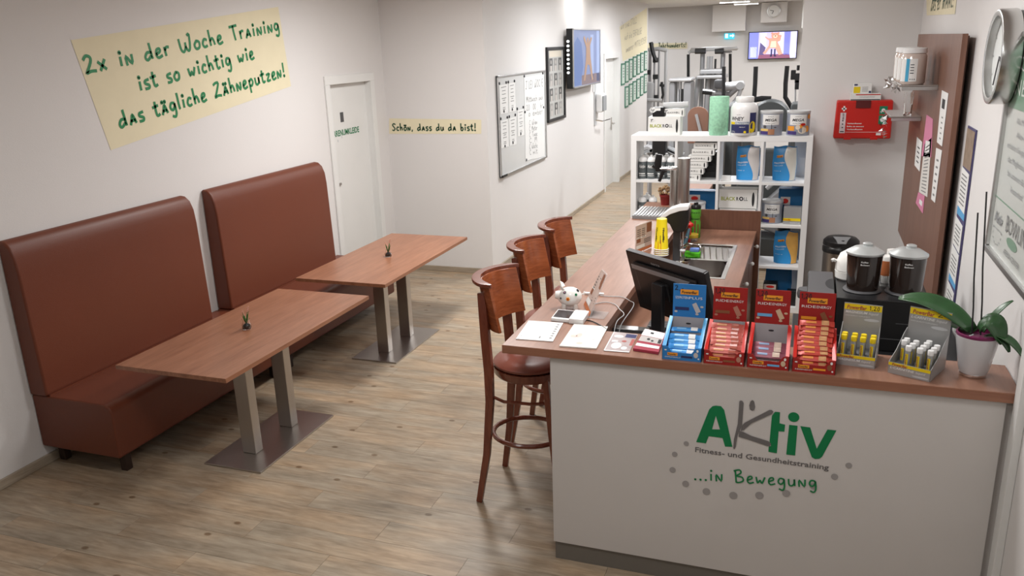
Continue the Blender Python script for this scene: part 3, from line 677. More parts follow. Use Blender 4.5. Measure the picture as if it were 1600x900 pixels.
# mega tins
def mega_tin(label, loc, fruit, r=.098, h=.215):
    t = thing('protein_tin', label, 'tin', loc)
    MB().lathe([(0, 0), (r-.002, 0), (r, .004), (r, h-.02), (r-.002, h-.018)], 32).build('tin', mat('blue_grey_tin', (.34, .37, .44), .4), t)
    MB().lathe([(r+.002, h-.022), (r+.003, h-.018), (r+.003, h-.003), (r, h), (r-.006, h-.003), (0, h-.004)], 32).build('lid', mat('grey_white_lid', (.55, .56, .57), .35), t)
    f = cyl(r); k = r/.098
    print_part(t, 'label_white', M_paper, f, rects=[(-.075*k, .075*k, .095*k, .185*k, 8)])
    print_part(t, 'brand_text', M_ink, cyl(r, off=.002), items=[('MEGA', -.05*k, .128*k, dict(h=.024*k, width=.10*k, bold=True, shear=.2)), ('PROTEIN  SHAKE', -.045*k, .106*k, dict(h=.007*k, width=.08*k)), ('ENERGY', -.025*k, .165*k, dict(h=.006*k, width=.05*k))])
    print_part(t, 'label_purple', mat('purple_print', (.06, .04, .18), .5), f, rects=[(-.10*k, -.01*k, .01*k, .04*k, 5)])
    if fruit:
        print_part(t, 'picture_fruit', M_orange, f, rects=[(-.10*k, -.03*k, .045*k, .085*k, 4)], discs=[(.11*k, .165*k, .022*k), (.085*k, .06*k, .028*k, 14), (.015*k, .085*k, .03*k, 14, .02*k)])
        print_part(t, 'picture_milk', mat('milk_print', (.75, .66, .55), .5), cyl(r, off=.002), discs=[(.04*k, .05*k, .04*k, 14, .03*k), (0, .075*k, .02*k)])
        print_part(t, 'picture_berry', M_redb, cyl(r, off=.003), discs=[(.045*k, .10*k, .022*k, 12, .012*k)])
    else:
        print_part(t, 'picture_glass', mat('cocoa_print', (.42, .20, .11), .5), cyl(r, off=.002), rects=[(-.02*k, .035*k, .01*k, .06*k, 4)])
        print_part(t, 'picture_straw', M_dgrey, cyl(r, off=.003), rects=[(.006*k, .012*k, .06*k, .10*k), (.03*k, .05*k, .07*k, .078*k)], discs=[(-.05*k, .08*k, .014*k)])
        print_part(t, 'label_yellow', mat('vanilla_print', (.78, .55, .18), .5), f, rects=[(-.10*k, -.02*k, .041*k, .062*k, 4)])
    return t
mega_tin('protein tin with cocoa glass picture on the shelf top, next to the white tub', (-.327, 7.80, SZ), False)
mega_tin('protein tin with fruit picture at the right end of the shelf top', (-.096, 7.80, SZ), True)
mega_tin('protein tin standing inside the right shelf column, second compartment from the top', (-.275, 7.85, RZ[1]+.001), False, .094, .21)

def pouch(label, loc, w, h, d, c1, c2, brand=True, txt='PROTEIN', rz=0, lean=0):
    t = thing('protein_pouch', label, 'pouch', loc, rz, None)
    def sh(u, v, s):
        ww = w*(.92+.08*(1-abs(2*v-1)))/2; dd = d/2*(1-v)**.7*(1-(2*u-1)**4) + .004
        return Vector(((2*u-1)*ww, -s*dd+lean*v, h*v*(1-.02*math.sin(u*9))))
    MB().grid(lambda u, v: sh(u, v, 1), 12, 10).grid(lambda u, v: sh(u, v, -1), 12, 10).build('bag', c1, t)
    mb = MB()
    n = 10
    def edge(v): return .62+.14*math.sin(v*5.2+1.0)
    def ff(u, v, o=.002): p = sh(u, v, 1); return p+Vector((0, -o, 0))
    mb.grid(lambda a, b: ff(edge(b*.97+.01)*(1-a)+.985*a, b*.97+.01), 6, 16); mb.build('side_panel', c2, t, flat=True)
    pl = lambda u, v: ff((u/w)+.5, v/h, .004)
    if brand: print_part(t, 'brand_patch', M_orange, pl, rects=[(-w*.34, -w*.08, h*.68, h*.745, 4)])
    if brand: print_part(t, 'brand_text', M_blackm, lambda u, v: pl(u, v)+Vector((0, -.002, 0)), items=[('PowerBar', -w*.33, h*.69, dict(h=h*.035, width=w*.23, bold=True))])
    print_part(t, 'product_text', M_paper, pl, items=[(txt, -w*.42, h*.50, dict(h=h*.045, width=w*.42, bold=True)), ('DELUXE', -w*.42, h*.43, dict(h=h*.03, width=w*.36)), ('500 g', -w*.42, h*.28, dict(h=h*.02, width=w*.3))])
    return t
M_foil = mat('pale_foil', (.62, .58, .56), .35, .2); M_foilc = mat('cream_foil', (.66, .64, .58), .35, .2)
M_foily = mat('yellow_orange_foil', (.75, .42, .10), .35, .1, var=.25, vscale=14)
M_pblue = mat('pouch_blue', (.03, .27, .62), .35)
def X(px, py, y): return P(px, py, 1, y).x
pouch('blue and pale pink protein pouch in the third column of the top compartments', (X(1168, 270, 7.87), 7.87, RZ[0]+.001), .215, .31, .11, M_pblue, M_foil)
pouch('blue and cream protein pouch in the top right compartment', (X(1225, 270, 7.87), 7.87, RZ[0]+.001), .215, .31, .11, M_pblue, M_foilc)
pouch('blue and yellow protein pouch in the right column, third compartment down', (X(1227, 400, 7.87), 7.87, RZ[2]+.001), .225, .305, .10, M_pblue, M_foily)
pouch('dark blue protein pouch at the bottom right compartment behind small cartons', (X(1216, 440, 7.96), 7.96, RZ[3]+.001), .25, .33, .10, M_blued, M_blued, brand=False, txt='')
# drinking bottles
def make_bottle(row):
    t = thing('drinking_bottle', '', 'bottle')
    MB().lathe([(0, 0), (.040, 0), (.043, .006), (.043, .07), (.040, .085), (.043, .10), (.043, .15), (.036, .165)], 18).build('bottle_body', mat('smoke_bottle', (.10, .115, .12), .3), t)
    MB().lathe([(.040, .163), (.041, .175), (.034, .195), (.020, .205), (.012, .207), (.012, .225), (0, .227)], 18).build('cap', mat('white_plastic'), t)
    print_part(t, 'print', M_paper, cyl(.043), items=[('Aktiv', -.033, .105, dict(h=.032, width=.066, bold=True))], rects=[(-.035, .03, .045, .055, 4), (-.028, .035, .028, .034, 4)])
    return t
b0 = make_bottle(0)
pos = [(1001.5, 275, 7.80, RZ[0]), (1017.5, 276, 7.80, RZ[0]), (1033.5, 277, 7.80, RZ[0]), (1048.5, 278, 7.80, RZ[0])]
for i, (px, py, y, z) in enumerate(pos):
    lb = ('leftmost grey bottle with white cap in the front row of the top shelf compartments', 'second grey bottle from the left in the front row of the top compartments',
          'third grey bottle from the left, behind the black tap handle', 'fourth grey bottle from the left, half behind the steel drink tower')[i]
    loc = (max(CX[0]+.045, X(px, py, y)), y, z+.001)
    if i == 0: b0.location = loc; b0['label'] = lb; b0['group'] = 'printed drinking bottles in the shelf'
    else: dup(b0, loc, 0, lb)
for i in range(3): dup(b0, (X(1009+16*i, 270, 7.93), 7.93, RZ[0]+.001), 0, ('left', 'middle', 'right')[i]+' of three grey bottles standing in the back row of the top compartment')
dup(b0, (max(CX[0]+.045, X(1002, 330, 7.80)), 7.80, RZ[1]+.001), 0, 'grey bottle in the second compartment down at the left edge, above the drip tray')
dup(b0, (X(1020, 330, 7.83), 7.83, RZ[1]+.001), 0, 'grey bottle in the second compartment down, second from the left edge')
dup(b0, (X(1011, 325, 7.95), 7.95, RZ[1]+.001), 0, 'grey bottle in the second compartment down, in the back row')
# six small roller cartons, stepped stack
R_ = [1120, 1116, 1110.5, 1104, 1099, 1093.5]; zt = RZ[0]+.001
small = None; names = ['top', 'second from the top', 'third from the top', 'third from the bottom', 'second from the bottom', 'bottom']
for i in range(6):
    z = RZ[0]+.001+.059*(5-i); w = .205; d = .12; y = 7.79+.0*i
    x = X(R_[i], 227+10.3*i, y-.06)-w/2
    lb = f'small white roller carton in the stepped stack on the shelf, {names[i]}'
    if small is None: small = roller_box(lb, (x, y, z), w, .056, d, 'stepped stack of small roller cartons', False)
    else: dup(small, (x, y, z), 0, lb)
for i in range(4):
    p = MB().box(-1.02+.0*i, -.80, 7.93, 8.05, RZ[0]+.001+.062*i, RZ[0]+.059+.062*i).build('black_box', M_black, bevel=.002); tag(p, ('bottom', 'second', 'third', 'top')[i]+' black carton of the pile behind the small white roller cartons', 'box', 'black cartons behind the roller cartons')
c = MB().box(-.74, -.66, 7.75, 7.80, RZ[0]+.001, RZ[0]+.045).build('white_card', M_paper, bevel=.001); tag(c, 'small white folded card at the foot of the pink and blue pouch', 'card')
roller_box('large white roller carton in the second compartment down, third column', (-.585, 7.85, RZ[1]+.132), .345, .178, .16)
roller_box('large white roller carton lying under the other one in the third column', (-.585, 7.85, RZ[1]+.001), .33, .125, .16)
def carton(label, x0, x1, y0, y1, z0, z1, m, name='supplement_box', cat='box'):
    t = thing(name, label, cat, ((x0+x1)/2, (y0+y1)/2, z0)); w, d, h = x1-x0, y1-y0, z1-z0
    MB().box(-w/2, w/2, -d/2, d/2, 0, h).build('carton', m, t, bevel=.0015); return t, w, d, h
t, w, d, h = carton('dark blue carton with small picture in the second column behind the lidded tin', max(CX[1]+.004, X(1074, 320, 7.9)), min(CX[1]+CW-.004, X(1117, 320, 7.9)), 7.92, 8.04, RZ[1]+.001, RZ[1]+.262, M_blued)
print_part(t, 'picture', M_foil, front(w, d), rects=[(-w*.45, -w*.05, h*.55, h*.85)]); print_part(t, 'picture_bars', M_redb, front(w, d, off=.003), discs=[(-w*.25, h*.72, w*.13, 12, h*.08)])
t = thing('lidded_tin', 'round tin with pale grey lid in the second column, behind the green bottle', 'tin', (X(1088, 330, 7.83), 7.83, RZ[1]+.001))
MB().lathe([(0, 0), (.083, 0), (.085, .005), (.085, .165)], 28).build('tin', mat('white_plastic'), t); MB().lathe([(.087, .15), (.089, .155), (.089, .17), (.084, .176), (0, .174)], 28).build('lid', mat('grey_white_lid'), t)
print_part(t, 'slot_band', M_dgrey, cyl(.085), rects=[(-.06, .06, .14, .147, 6)])
t, w, d, h = carton('dark blue carton with small picture behind the tin in the right column', X(1216, 310, 7.9), min(CX[3]+CW-.004, X(1257, 310, 7.9)), 7.93, 8.05, RZ[1]+.001, RZ[1]+.30, M_blued)
print_part(t, 'picture', M_foil, front(w, d), rects=[(-w*.4, 0, h*.5, h*.75)]); print_part(t, 'picture_bars', M_redb, front(w, d, off=.003), discs=[(-w*.2, h*.62, w*.13, 12, h*.08)])
t, w, d, h = carton('silver carton with yellow stripe beside the tin in the right column', X(1224, 340, 7.8), min(CX[3]+CW-.004, X(1253, 340, 7.8)), 7.76, 7.86, RZ[1]+.001, RZ[1]+.16, M_silver)
print_part(t, 'stripe', M_ylw, front(w, d), rects=[(-w*.5, w*.48, h*.20, h*.36)]); print_part(t, 'brand_text', M_redb, front(w, d, off=.003), items=[('PowerBar', -w*.47, h*.235, dict(h=h*.08, width=w*.4, bold=True))])
print_part(t, 'lower_text', M_paper, front(w, d, off=.003), items=[('MAGNESIUM liquid', -w*.1, h*.06, dict(h=h*.07, width=w*.55))])
t = thing('shaker_lid', 'black shaker lying behind the blue and yellow pouch', 'shaker', (X(1222, 400, 8.0), 8.0, RZ[2]+.001)); MB().lathe([(0, 0), (.05, 0), (.055, .2), (.06, .3), (.058, .33), (.02, .345), (0, .345)], 20).build('shaker_cup', M_black, t)
t.name = 'black_shaker'
t, w, d, h = carton('small black and white carton low in the bottom right compartment', X(1192, 460, 7.8), X(1214, 460, 7.8), 7.76, 7.86, RZ[3]+.001, RZ[3]+.21, M_black)
print_part(t, 'label', M_foil, front(w, d), rects=[(-w*.45, w*.4, h*.72, h*.95)]); print_part(t, 'label_picture', M_redb, front(w, d, off=.003), discs=[(0, h*.84, w*.3, 10, h*.06)])
for i, (a, b, h_) in enumerate(((1216, 1228, .12), (1229, 1243, .14))):
    p = MB().box(X(a, 470, 7.8), X(b, 470, 7.8), 7.76, 7.86, RZ[3]+.001, RZ[3]+h_).build('black_box', M_black, bevel=.002); tag(p, ('short', 'taller')[i]+' plain black carton at the bottom right of the shelf unit', 'box')

# ------------------------------------------------------------ drink tower, tray, cactus on the bar
t = thing('drink_tower', 'brushed steel drink dispenser tower with black tap handle', 'dispenser', (-.975, 6.72, BT))
MB().lathe([(.058, 0), (.058, .008), (.052, .012), (.052, .43), (.050, .438), (0, .44)], 32, (0.03, 0, 0)).build('column', M_steel, t)
MB().lathe([(.036, 0), (.036, .36), (.034, .365), (0, .366)], 24, (-.045, .01, 0)).build('side_column', M_steel, t)
MB().tube([(-.03, -.01, .35), (-.11, -.03, .355), (-.17, -.04, .35)], [.016, .014, .013], 10).build('tap_arm', M_chrome, t)
MB().tube([(-.17, -.04, .33), (-.175, -.04, .40), (-.165, -.04, .47)], [.016, .026, .022], 10, sq=(1.2, .7)).build('tap_handle', M_black, t)
MB().tube([(-.22, -.04, .375), (-.13, -.045, .33), (-.10, -.045, .34)], .012, 8).tube([(-.13, -.045, .34), (-.16, -.05, .25)], [.02, .013], 8).build('tap_lever', M_black, t)
tr = thing('drip_tray', 'grey slatted drip tray on the bar beside the steel tower', 'tray', (-1.14, 6.52, BT))
MB().box(-.15, .15, -.19, .19, 0, .028).build('tray_body', M_grey, tr, bevel=.003)
for k in range(11): MB().box(-.138+k*.0255, -.124+k*.0255, -.18, .18, .0285, .034).build('slat', M_alu, tr, bevel=.001, seg=1)
t = thing('potted_cactus', 'brown-blossomed plant in a dark red pot at the far bar end', 'plant', (-1.13, 6.96, BT))
MB().lathe([(0, 0), (.035, 0), (.045, .07), (.05, .075), (.05, .09), (.043, .09), (.042, .08), (0, .08)], 20).build('pot', mat('dark_red_pot', (.22, .02, .02), .4), t)
mb = MB(); random.seed(3)
for k in range(46):
    a = random.random()*2*PI; e = random.random(); r = .055*math.sqrt(e); mb.sphere((r*math.cos(a)*1.1, r*math.sin(a), .10+.07*random.random()*(1-.5*e)), .012, 6)
mb.build('blossom_cluster', mat('brown_blossom', (.32, .20, .10), .8, var=.5, vscale=40), t)['kind'] = 'stuff'

# menu card far, cups, mixer
def menu(label, bl, br, tl, tr_, sidecol):
    t = thing('menu_stand', label, 'menu stand', (bl+br)/2)
    n = (br-bl).cross(tl-bl).normalized()
    if n.y > 0: n = -n
    fn = lambda u, v: bl.lerp(br, u).lerp(tl.lerp(tr_, u), v)+n*.002
    MB().slab([bl, br, tr_, tl], n*-.002).build('acrylic_sheet', M_acryl, t, w=True)
    MB().slab([fn(.02, .02), fn(.98, .02), fn(.98, .98), fn(.02, .98)], n*.0008).build('sheet', mat('rose_beige_paper', (.55, .42, .37), .5), t, w=True)
    g = lambda u, v: fn(u, v)+n*.0016
    mb = MB(); quad(mb, g, .66, .95, .62, .95); quad(mb, g, .08, .3, .36, .5); mb.build('photo_print', sidecol, t, w=True, flat=True)
    mb = MB()
    for k in range(5): quad(mb, g, .10, .30, .80-k*.07, .82-k*.07); quad(mb, g, .38, .56, .80-k*.07, .82-k*.07)
    for k in range(3): quad(mb, g, .5, .9, .40-k*.06, .42-k*.06)
    mb.build('print_lines', M_ink, t, w=True, flat=True)
    mb = MB(); quad(mb, g, .05, .62, .50, .54); quad(mb, g, .05, .55, .14, .26); mb.build('white_fields', M_paper, t, w=True, flat=True)
    mb = MB(); quad(mb, g, .02, .98, .02, .12); mb.build('orange_band', mat('terracotta_print', (.55, .17, .06), .5), t, w=True, flat=True)
    return t
bl, br = P(992, 397, 2, BT+.002), P(1018, 386, 2, BT+.002)
zt = P(991, 353, 1, bl.y).z
menu('acrylic drinks menu stand by the yellow cups on the bar', bl, br, Vector((bl.x, bl.y, zt)), Vector((br.x, br.y, zt)), M_brown)
bl, br = P(912, 477, 2, BT+.002), P(921, 497, 2, BT+.002)
tl, tr_ = P(941, 420, 2, 1.345), P(949, 428, 2, 1.345)
mn = menu('acrylic menu stand tilted edge-on behind the piggy bank', bl, br, tl, tr_, M_brown)
MB().box(bl.x-.0, bl.x+.16, br.y, br.y+.12, BT, BT+.003).build('acrylic_foot', M_acryl, mn, w=True)
# yellow paper cups, nested upside down
t = thing('paper_cup', '', 'cup')
MB().lathe([(.046, 0), (.048, .004), (.046, .008), (.034, .20), (.033, .205), (0, .203)], 28).build('cup_wall', mat('yellow_paper', (.86, .68, .01), .45), t)
MB().lathe([(.0475, 0), (.050, .003), (.0475, .007)], 28).build('rim', M_paper, t)
print_part(t, 'print', M_ink, lambda u, v: Vector(((.0475-.062*v)*math.sin(u/.045), -(.0475-.062*v)*math.cos(u/.045), v)), rects=[(-.002, .002, .06, .10)])
mb = MB(); put(mb, 'PowerBar', lambda u, v: Vector(((.0478-.062*(.15-u))*math.sin((v+.016)/.045), -(.0478-.062*(.15-u))*math.cos((v+.016)/.045), .15-u)), h=.014, width=.085, bold=True)
put(mb, 'PowerBar', lambda u, v: Vector(((.0478-.062*(.15-u))*math.sin((v-.04)/.045), -(.0478-.062*(.15-u))*math.cos((v-.04)/.045), .15-u)), h=.014, width=.085, bold=True)
mb.build('brand_text', M_ink, t, flat=True)
print_part(t, 'stripe_print', M_orange, lambda u, v: Vector(((.0478-.062*v)*math.sin(u/.045), -(.0478-.062*v)*math.cos(u/.045), v)), rects=[(-.016, -.011, .01, .06), (.002, .007, .012, .07)])
cx, cy = P(1033, 398, 2, BT).x, P(1033, 398, 2, BT).y
for i in range(4):
    lb = ('yellow paper cup at the bottom of the upturned nested stack', 'second yellow paper cup from the bottom of the nested stack', 'third yellow paper cup from the bottom of the nested stack', 'topmost yellow paper cup of the upturned nested stack')[i]
    if i == 0: t.location = (cx, cy, BT); t['label'] = lb; t['group'] = 'nested yellow paper cups'
    else: dup(t, (cx, cy, BT+.013*i), 0, lb)
# drink mixer on the lower worktop
t = thing('drink_mixer', 'black and white drink mixer with thin whisk rod above the steel cup', 'mixer', (-.80, 5.50, WT))
MB().slab([(-.09, -.02, 0), (.07, -.02, 0), (.07, .16, 0), (-.09, .16, 0)], (0, 0, .02)).build('base', M_black, t, bevel=.004)
MB().box(-.05, .0, .10, .14, .02, .42).build('column', M_dgrey, t, bevel=.006)
hp_ = lambda q: P(*q, 1, 5.50)
prof = [(1030, 342), (1037, 335), (1047, 329), (1060, 325), (1073, 323.5), (1076, 327), (1075.5, 347), (1072, 359), (1067, 363), (1057, 364), (1051, 361), (1046, 351), (1038, 345)]
MB().slab([hp_(q) for q in prof], (0, .10, 0)).build('motor_head', M_black, t, w=True, bevel=.012, seg=3)
prof = [(1029.5, 343), (1035, 335), (1046, 327), (1060, 322.5), (1075, 321.5), (1076.5, 325), (1075, 328.5), (1062, 330), (1047, 335), (1036, 342)]
MB().slab([hp_(q)+Vector((0, -.006, 0)) for q in prof], (0, .112, 0)).build('top_cover', mat('white_plastic'), t, w=True, bevel=.006)
MB().tube([(.03, .03, .36), (.03, .03, .18)], .0035, 8).build('whisk_rod', M_chrome, t); MB().lathe([(.0, .175), (.02, .178), (.02, .186), (0, .19)], 14, (.03, .03, 0)).build('whisk_disc', M_lgrey, t)
c = P(1061, 420, 2, WT+.12)
t = thing('mixing_cup', 'polished steel mixing cup standing by the sink under the mixer', 'cup', (c.x, 5.33, WT))
MB().lathe([(0, .003), (.038, .003), (.055, .14), (.058, .145), (.056, .146), (.052, .14), (.036, .006), (0, .006)], 28).build('cup_wall', M_chrome, t)
# bottles and cleaning things beyond the sink
p = P(1089, 366, 2, WT)
t = thing('shaker_bottle', 'bright green shaker bottle with black lid beyond the sink', 'bottle', (p.x, 6.72, WT))
gm = mat('bright_green_plastic', (.12, .42, .04), .3)
MB().lathe([(0, 0), (.038, 0), (.042, .005), (.042, .13), (.037, .15), (.037, .17), (.042, .185), (.042, .235), (.038, .245)], 24).build('bottle_body', gm, t)
MB().lathe([(.040, .243), (.042, .246), (.042, .262), (.034, .275), (.018, .28), (.018, .297), (0, .30)], 20).build('lid', M_black, t)
print_part(t, 'print_arrows', M_ink, cyl(.042), items=[('>>>>', -.036, .205, dict(h=.02, width=.075, bold=True))], rects=[(-.04, .04, .16, .165, 4)])
print_part(t, 'print_stripes', M_brown, cyl(.042), rects=[(-.006, .008, .015, .15, 1), (.02, .032, .02, .12, 1), (-.035, -.025, .02, .12, 1)])
p = P(1085, 378, 2, WT); t = thing('scrub_jar', 'low jar with yellow lid in front of the green bottle', 'jar', (p.x-.02, 6.58, WT))
MB().lathe([(0, 0), (.042, 0), (.045, .01), (.045, .035)], 24).build('jar_body', M_acryl, t); MB().lathe([(.047, .033), (.048, .036), (.048, .058), (.044, .062), (0, .062)], 24).build('lid', mat('mustard_lid', (.62, .42, .04), .4), t)
t = thing('dish_brush', 'dish brush with red head and blue grey handle leaning by the tap', 'brush', (-.875, 6.33, WT))
MB().tube([(0, 0, .0), (.02, .03, .08), (.035, .05, .15)], [.014, .017, .010], 8).build('handle', mat('blue_grey_plastic', (.07, .16, .21), .4), t); MB().sphere((.042, .06, .175), .026, 12, (1, 1, .8)).build('brush_head', M_redb, t)
t = MB().lathe([(0, 0), (.012, 0), (.014, .16), (.008, .17), (0, .17)], 12, (-.86, 6.55, WT)).build('glue_stick', M_redb); tag(t, 'slim red tube standing left of the green bottle', 'tube')
p = P(1083, 397, 2, WT+.01)
t = MB().box(p.x-.06, p.x+.055, p.y-.045, p.y+.03, WT-.007, WT+.03).build('green_sponge', mat('green_sponge', (.10, .55, .02), .9, bump=.6, bscale=120), bevel=.006); tag(t, 'bright green sponge on the sink drainer', 'sponge')
t = MB().box(p.x-.025, p.x+.045, p.y-.02, p.y+.035, WT+.031, WT+.055).build('blue_sponge', mat('blue_sponge', (.16, .26, .62), .9, bump=.6, bscale=120), bevel=.005); tag(t, 'blue grey sponge lying on the green one', 'sponge')

# ------------------------------------------------------------ things on the front of the bar
def sheet(name, label, px, m, th=.0015, cat='leaflet'):
    pts = [P(*q, 2, BT+.0005) for q in px]; t = thing(name, label, cat, sum(pts, Vector())/4)
    MB().slab([p+Vector((0, 0, .0003)) for p in pts], (0, 0, th)).build('paper', m, t, w=True)
    fn = lambda u, v: pts[0].lerp(pts[1], u).lerp(pts[3].lerp(pts[2], u), v)+Vector((0, 0, th+.0008))
    return t, fn
t, fn = sheet('planner_sheet', 'blank white planner sheet with small print, leftmost on the bar front', [(806, 530.5), (864, 534.5), (880, 505.5), (826, 502)], M_paper, .004, 'paper')
mb = MB()
for k in range(7): quad(mb, fn, .86+.02*0, .93, .12+.12*k, .17+.12*k)
quad(mb, fn, .58, .62, .10, .2); quad(mb, fn, .08, .1, .13, .17); mb.build('small_print', M_inkg, t, w=True, flat=True)
t, fn = sheet('brochure', 'white brochure with faint pink picture, second from the left on the bar front', [(874, 542), (932, 546), (950, 512), (897, 508)], mat('cream_paper', (.78, .76, .72), .4), .006)
mb = MB(); disc(mb, fn, .22, .45, .1, 12, .06); disc(mb, fn, .35, .5, .08, 12, .1); disc(mb, fn, .48, .16, .09, 12, .05); mb.build('picture', mat('faint_pink_print', (.70, .56, .50), .4), t, w=True, flat=True)
mb = MB(); disc(mb, fn, .8, .35, .035, 10, .05); quad(mb, fn, .45, .47, .6, .95); mb.build('small_print', M_lgrey, t, w=True, flat=True)
t, fn = sheet('flyer', 'grey flyer with white blotches and dark corner between brochure and red booklet', [(943, 548.5), (983, 551.5), (997, 523), (959, 519)], mat('grey_mauve_print', (.42, .35, .35), .4, var=.4, vscale=30), .002)
mb = MB(); disc(mb, fn, .38, .3, .2, 14, .16); disc(mb, fn, .3, .78, .2, 12, .07); disc(mb, fn, .72, .2, .12, 12, .08); quad(mb, fn, .0, .04, 0, 1); quad(mb, fn, 0, 1, 0, .04); quad(mb, fn, .12, .36, .48, .56); mb.build('white_print', M_paper, t, w=True, flat=True)
mb = MB(); quad(mb, fn, .55, .98, .76, .95); mb.build('dark_print', M_navy, t, w=True, flat=True)
mb = MB(); quad(mb, fn, .86, .99, .35, .7); disc(mb, fn, .6, .55, .1, 10, .05); mb.build('red_print', mat('dusty_red_print', (.42, .10, .09), .4), t, w=True, flat=True)
t, fn = sheet('booklet', 'small red and white booklet beside the blue bar box', [(989, 548), (1029, 554), (1040, 524.5), (1008, 517)], mat('dark_red_print', (.36, .04, .07), .4), .012)
mb = MB(); quad(mb, fn, .0, .98, .66, .99); quad(mb, fn, .02, .96, .14, .27); mb.build('white_print', M_paper, t, w=True, flat=True)
mb = MB(); quad(mb, fn, .02, .98, .38, .64); mb.build('beige_print', M_foil, t, w=True, flat=True)
mb = MB(); fn3 = lambda u, v: fn(u, v)+Vector((0, 0, .001)); disc(mb, fn3, .4, .52, .07, 10, .05); disc(mb, fn3, .58, .47, .06, 10, .04); quad(mb, fn3, .82, .95, .4, .6); quad(mb, fn3, .35, .5, .8, .88); mb.build('dark_print', M_ink, t, w=True, flat=True)
# payment terminal
a, b, c = P(861, 502, 2, BT), P(908, 507, 2, BT), P(920, 497, 2, BT); U = (b-a); U.z = 0; V = (P(872, 488, 2, BT)-a); V.z = 0
t = thing('card_terminal', 'white card terminal with dark display lying before the piggy bank', 'card terminal', a+U/2+V/2)
fn = lambda u, v, z=0: a+U*1.08*u+V*v+Vector((0, 0, z))
MB().slab([fn(0, 0, .001), fn(.55, 0, .001), fn(.55, 1, .001), fn(0, 1, .001)], (0, 0, .018)).build('display_part', mat('white_plastic'), t, w=True, bevel=.003)
MB().slab([fn(.04, .12, .0195), fn(.53, .12, .0195), fn(.53, .9, .0195), fn(.04, .9, .0195)], (0, 0, .0008)).build('display', mat('dark_display', (.05, .045, .05), .2), t, w=True)
MB().slab([fn(.56, -.06, .001), fn(1, -.06, .001), fn(1, .94, .001), fn(.56, .94, .001)], (0, 0, .028)).build('card_part', mat('white_plastic'), t, w=True, bevel=.003)
# piggy bank
p = P(889, 484, 2, BT); t = thing('piggy_bank', 'white ceramic piggy bank with painted flowers', 'piggy bank', (p.x, p.y+.02, BT), math.radians(195))
pm = mat('white_ceramic', (.82, .81, .78), .15)
MB().sphere((0, 0, .068), .058, 28, (1.12, .95, .92)).build('body', pm, t)
MB().tube([(.045, 0, .075), (.068, 0, .078), (.078, 0, .079)], [.028, .022, .020], 16).build('snout', pm, t)
for s in (-1, 1):
    MB().tube([(.035, s*.028, .115), (.043, s*.036, .133), (.05, s*.04, .142)], [.014, .010, .002], 8, sq=(1, .5)).build('ear', pm if s > 0 else pm, t)
    for xx in (-.03, .032): MB().lathe([(0, 0), (.011, 0), (.013, .02), (.012, .035), (0, .035)], 12, (xx, s*.026, 0)).build('foot', pm, t)
MB().tube([(-.062, 0, .08), (-.075, .004, .085), (-.078, -.004, .095)], .004, 6).build('tail', pm, t)
def flower(dirv, m, mc, r=.007):
    d = Vector(dirv).normalized(); c0 = Vector((d.x*.0655, d.y*.0562, .068+d.z*.0545)); ux = d.cross(Vector((0, 0, 1))).normalized(); uy = ux.cross(d)
    mb = MB()
    for k in range(6): a = k*PI/3; q = c0+(ux*math.cos(a)+uy*math.sin(a))*r; mb.sphere(q, r*.6, 6, (1, 1, 1))
    mb.build('painted_flower', m, t); MB().sphere(c0+d*.001, r*.55, 6).build('flower_centre', mc, t)
flower((.15, 1, .05), M_orange, M_redb); flower((.45, .75, .7), M_dgrey, M_pink, .006); flower((-.55, .8, .45), M_green, M_green, .005); flower((.85, .8, .05), M_dgrey, M_dgrey, .004); flower((-.7, .3, .75), M_ink, M_ink, .006)
# cables
t = thing('white_cable', 'thin pale cable looping over the bar edge behind the menu stand', 'cable', P(950, 470, 2, BT))
z = BT+.004
MB().tube(smooth([P(938, 462, 2, z), P(955, 463, 2, z), P(972, 464, 2, z), P(984, 470, 2, z), P(990, 478, 2, z+.0), Vector((-.875, 4.0, 1.05)), Vector((-.86, 3.98, .95))]), .0022, 6).build('cord', M_lgrey, t, w=True)
MB().tube(smooth([P(928, 475, 2, z), P(945, 472, 2, z), P(960, 475, 2, z), P(968, 483, 2, z), P(966, 491, 2, z)+Vector((.03, 0, 0)), Vector((-.865, 3.86, 1.12)), Vector((-.87, 3.80, .98)), Vector((-.86, 3.9, .93))]), .0022, 6).build('cord', M_lgrey, t, w=True)
t = MB().tube(smooth([P(915, 500, 2, z), P(925, 502, 2, z), P(936, 507, 2, z), P(948, 515, 2, z), Vector((-.885, 3.71, 1.12)), Vector((-.87, 3.76, 1.0))]), .003, 6).build('black_cable', M_black); tag(t, 'black cable running from the card terminal over the bar edge', 'cable')
for px, py, lb in ((919, 460, 'left'), (938, 461, 'right')):
    p = P(px, py, 2, BT); t = MB().box(p.x-.02, p.x+.02, p.y-.01, p.y+.01, BT+.0005, BT+.012).build('cable_plug', mat('white_plastic'), bevel=.003); tag(t, f'small white plug {lb} of the edge-on menu stand', 'plug')

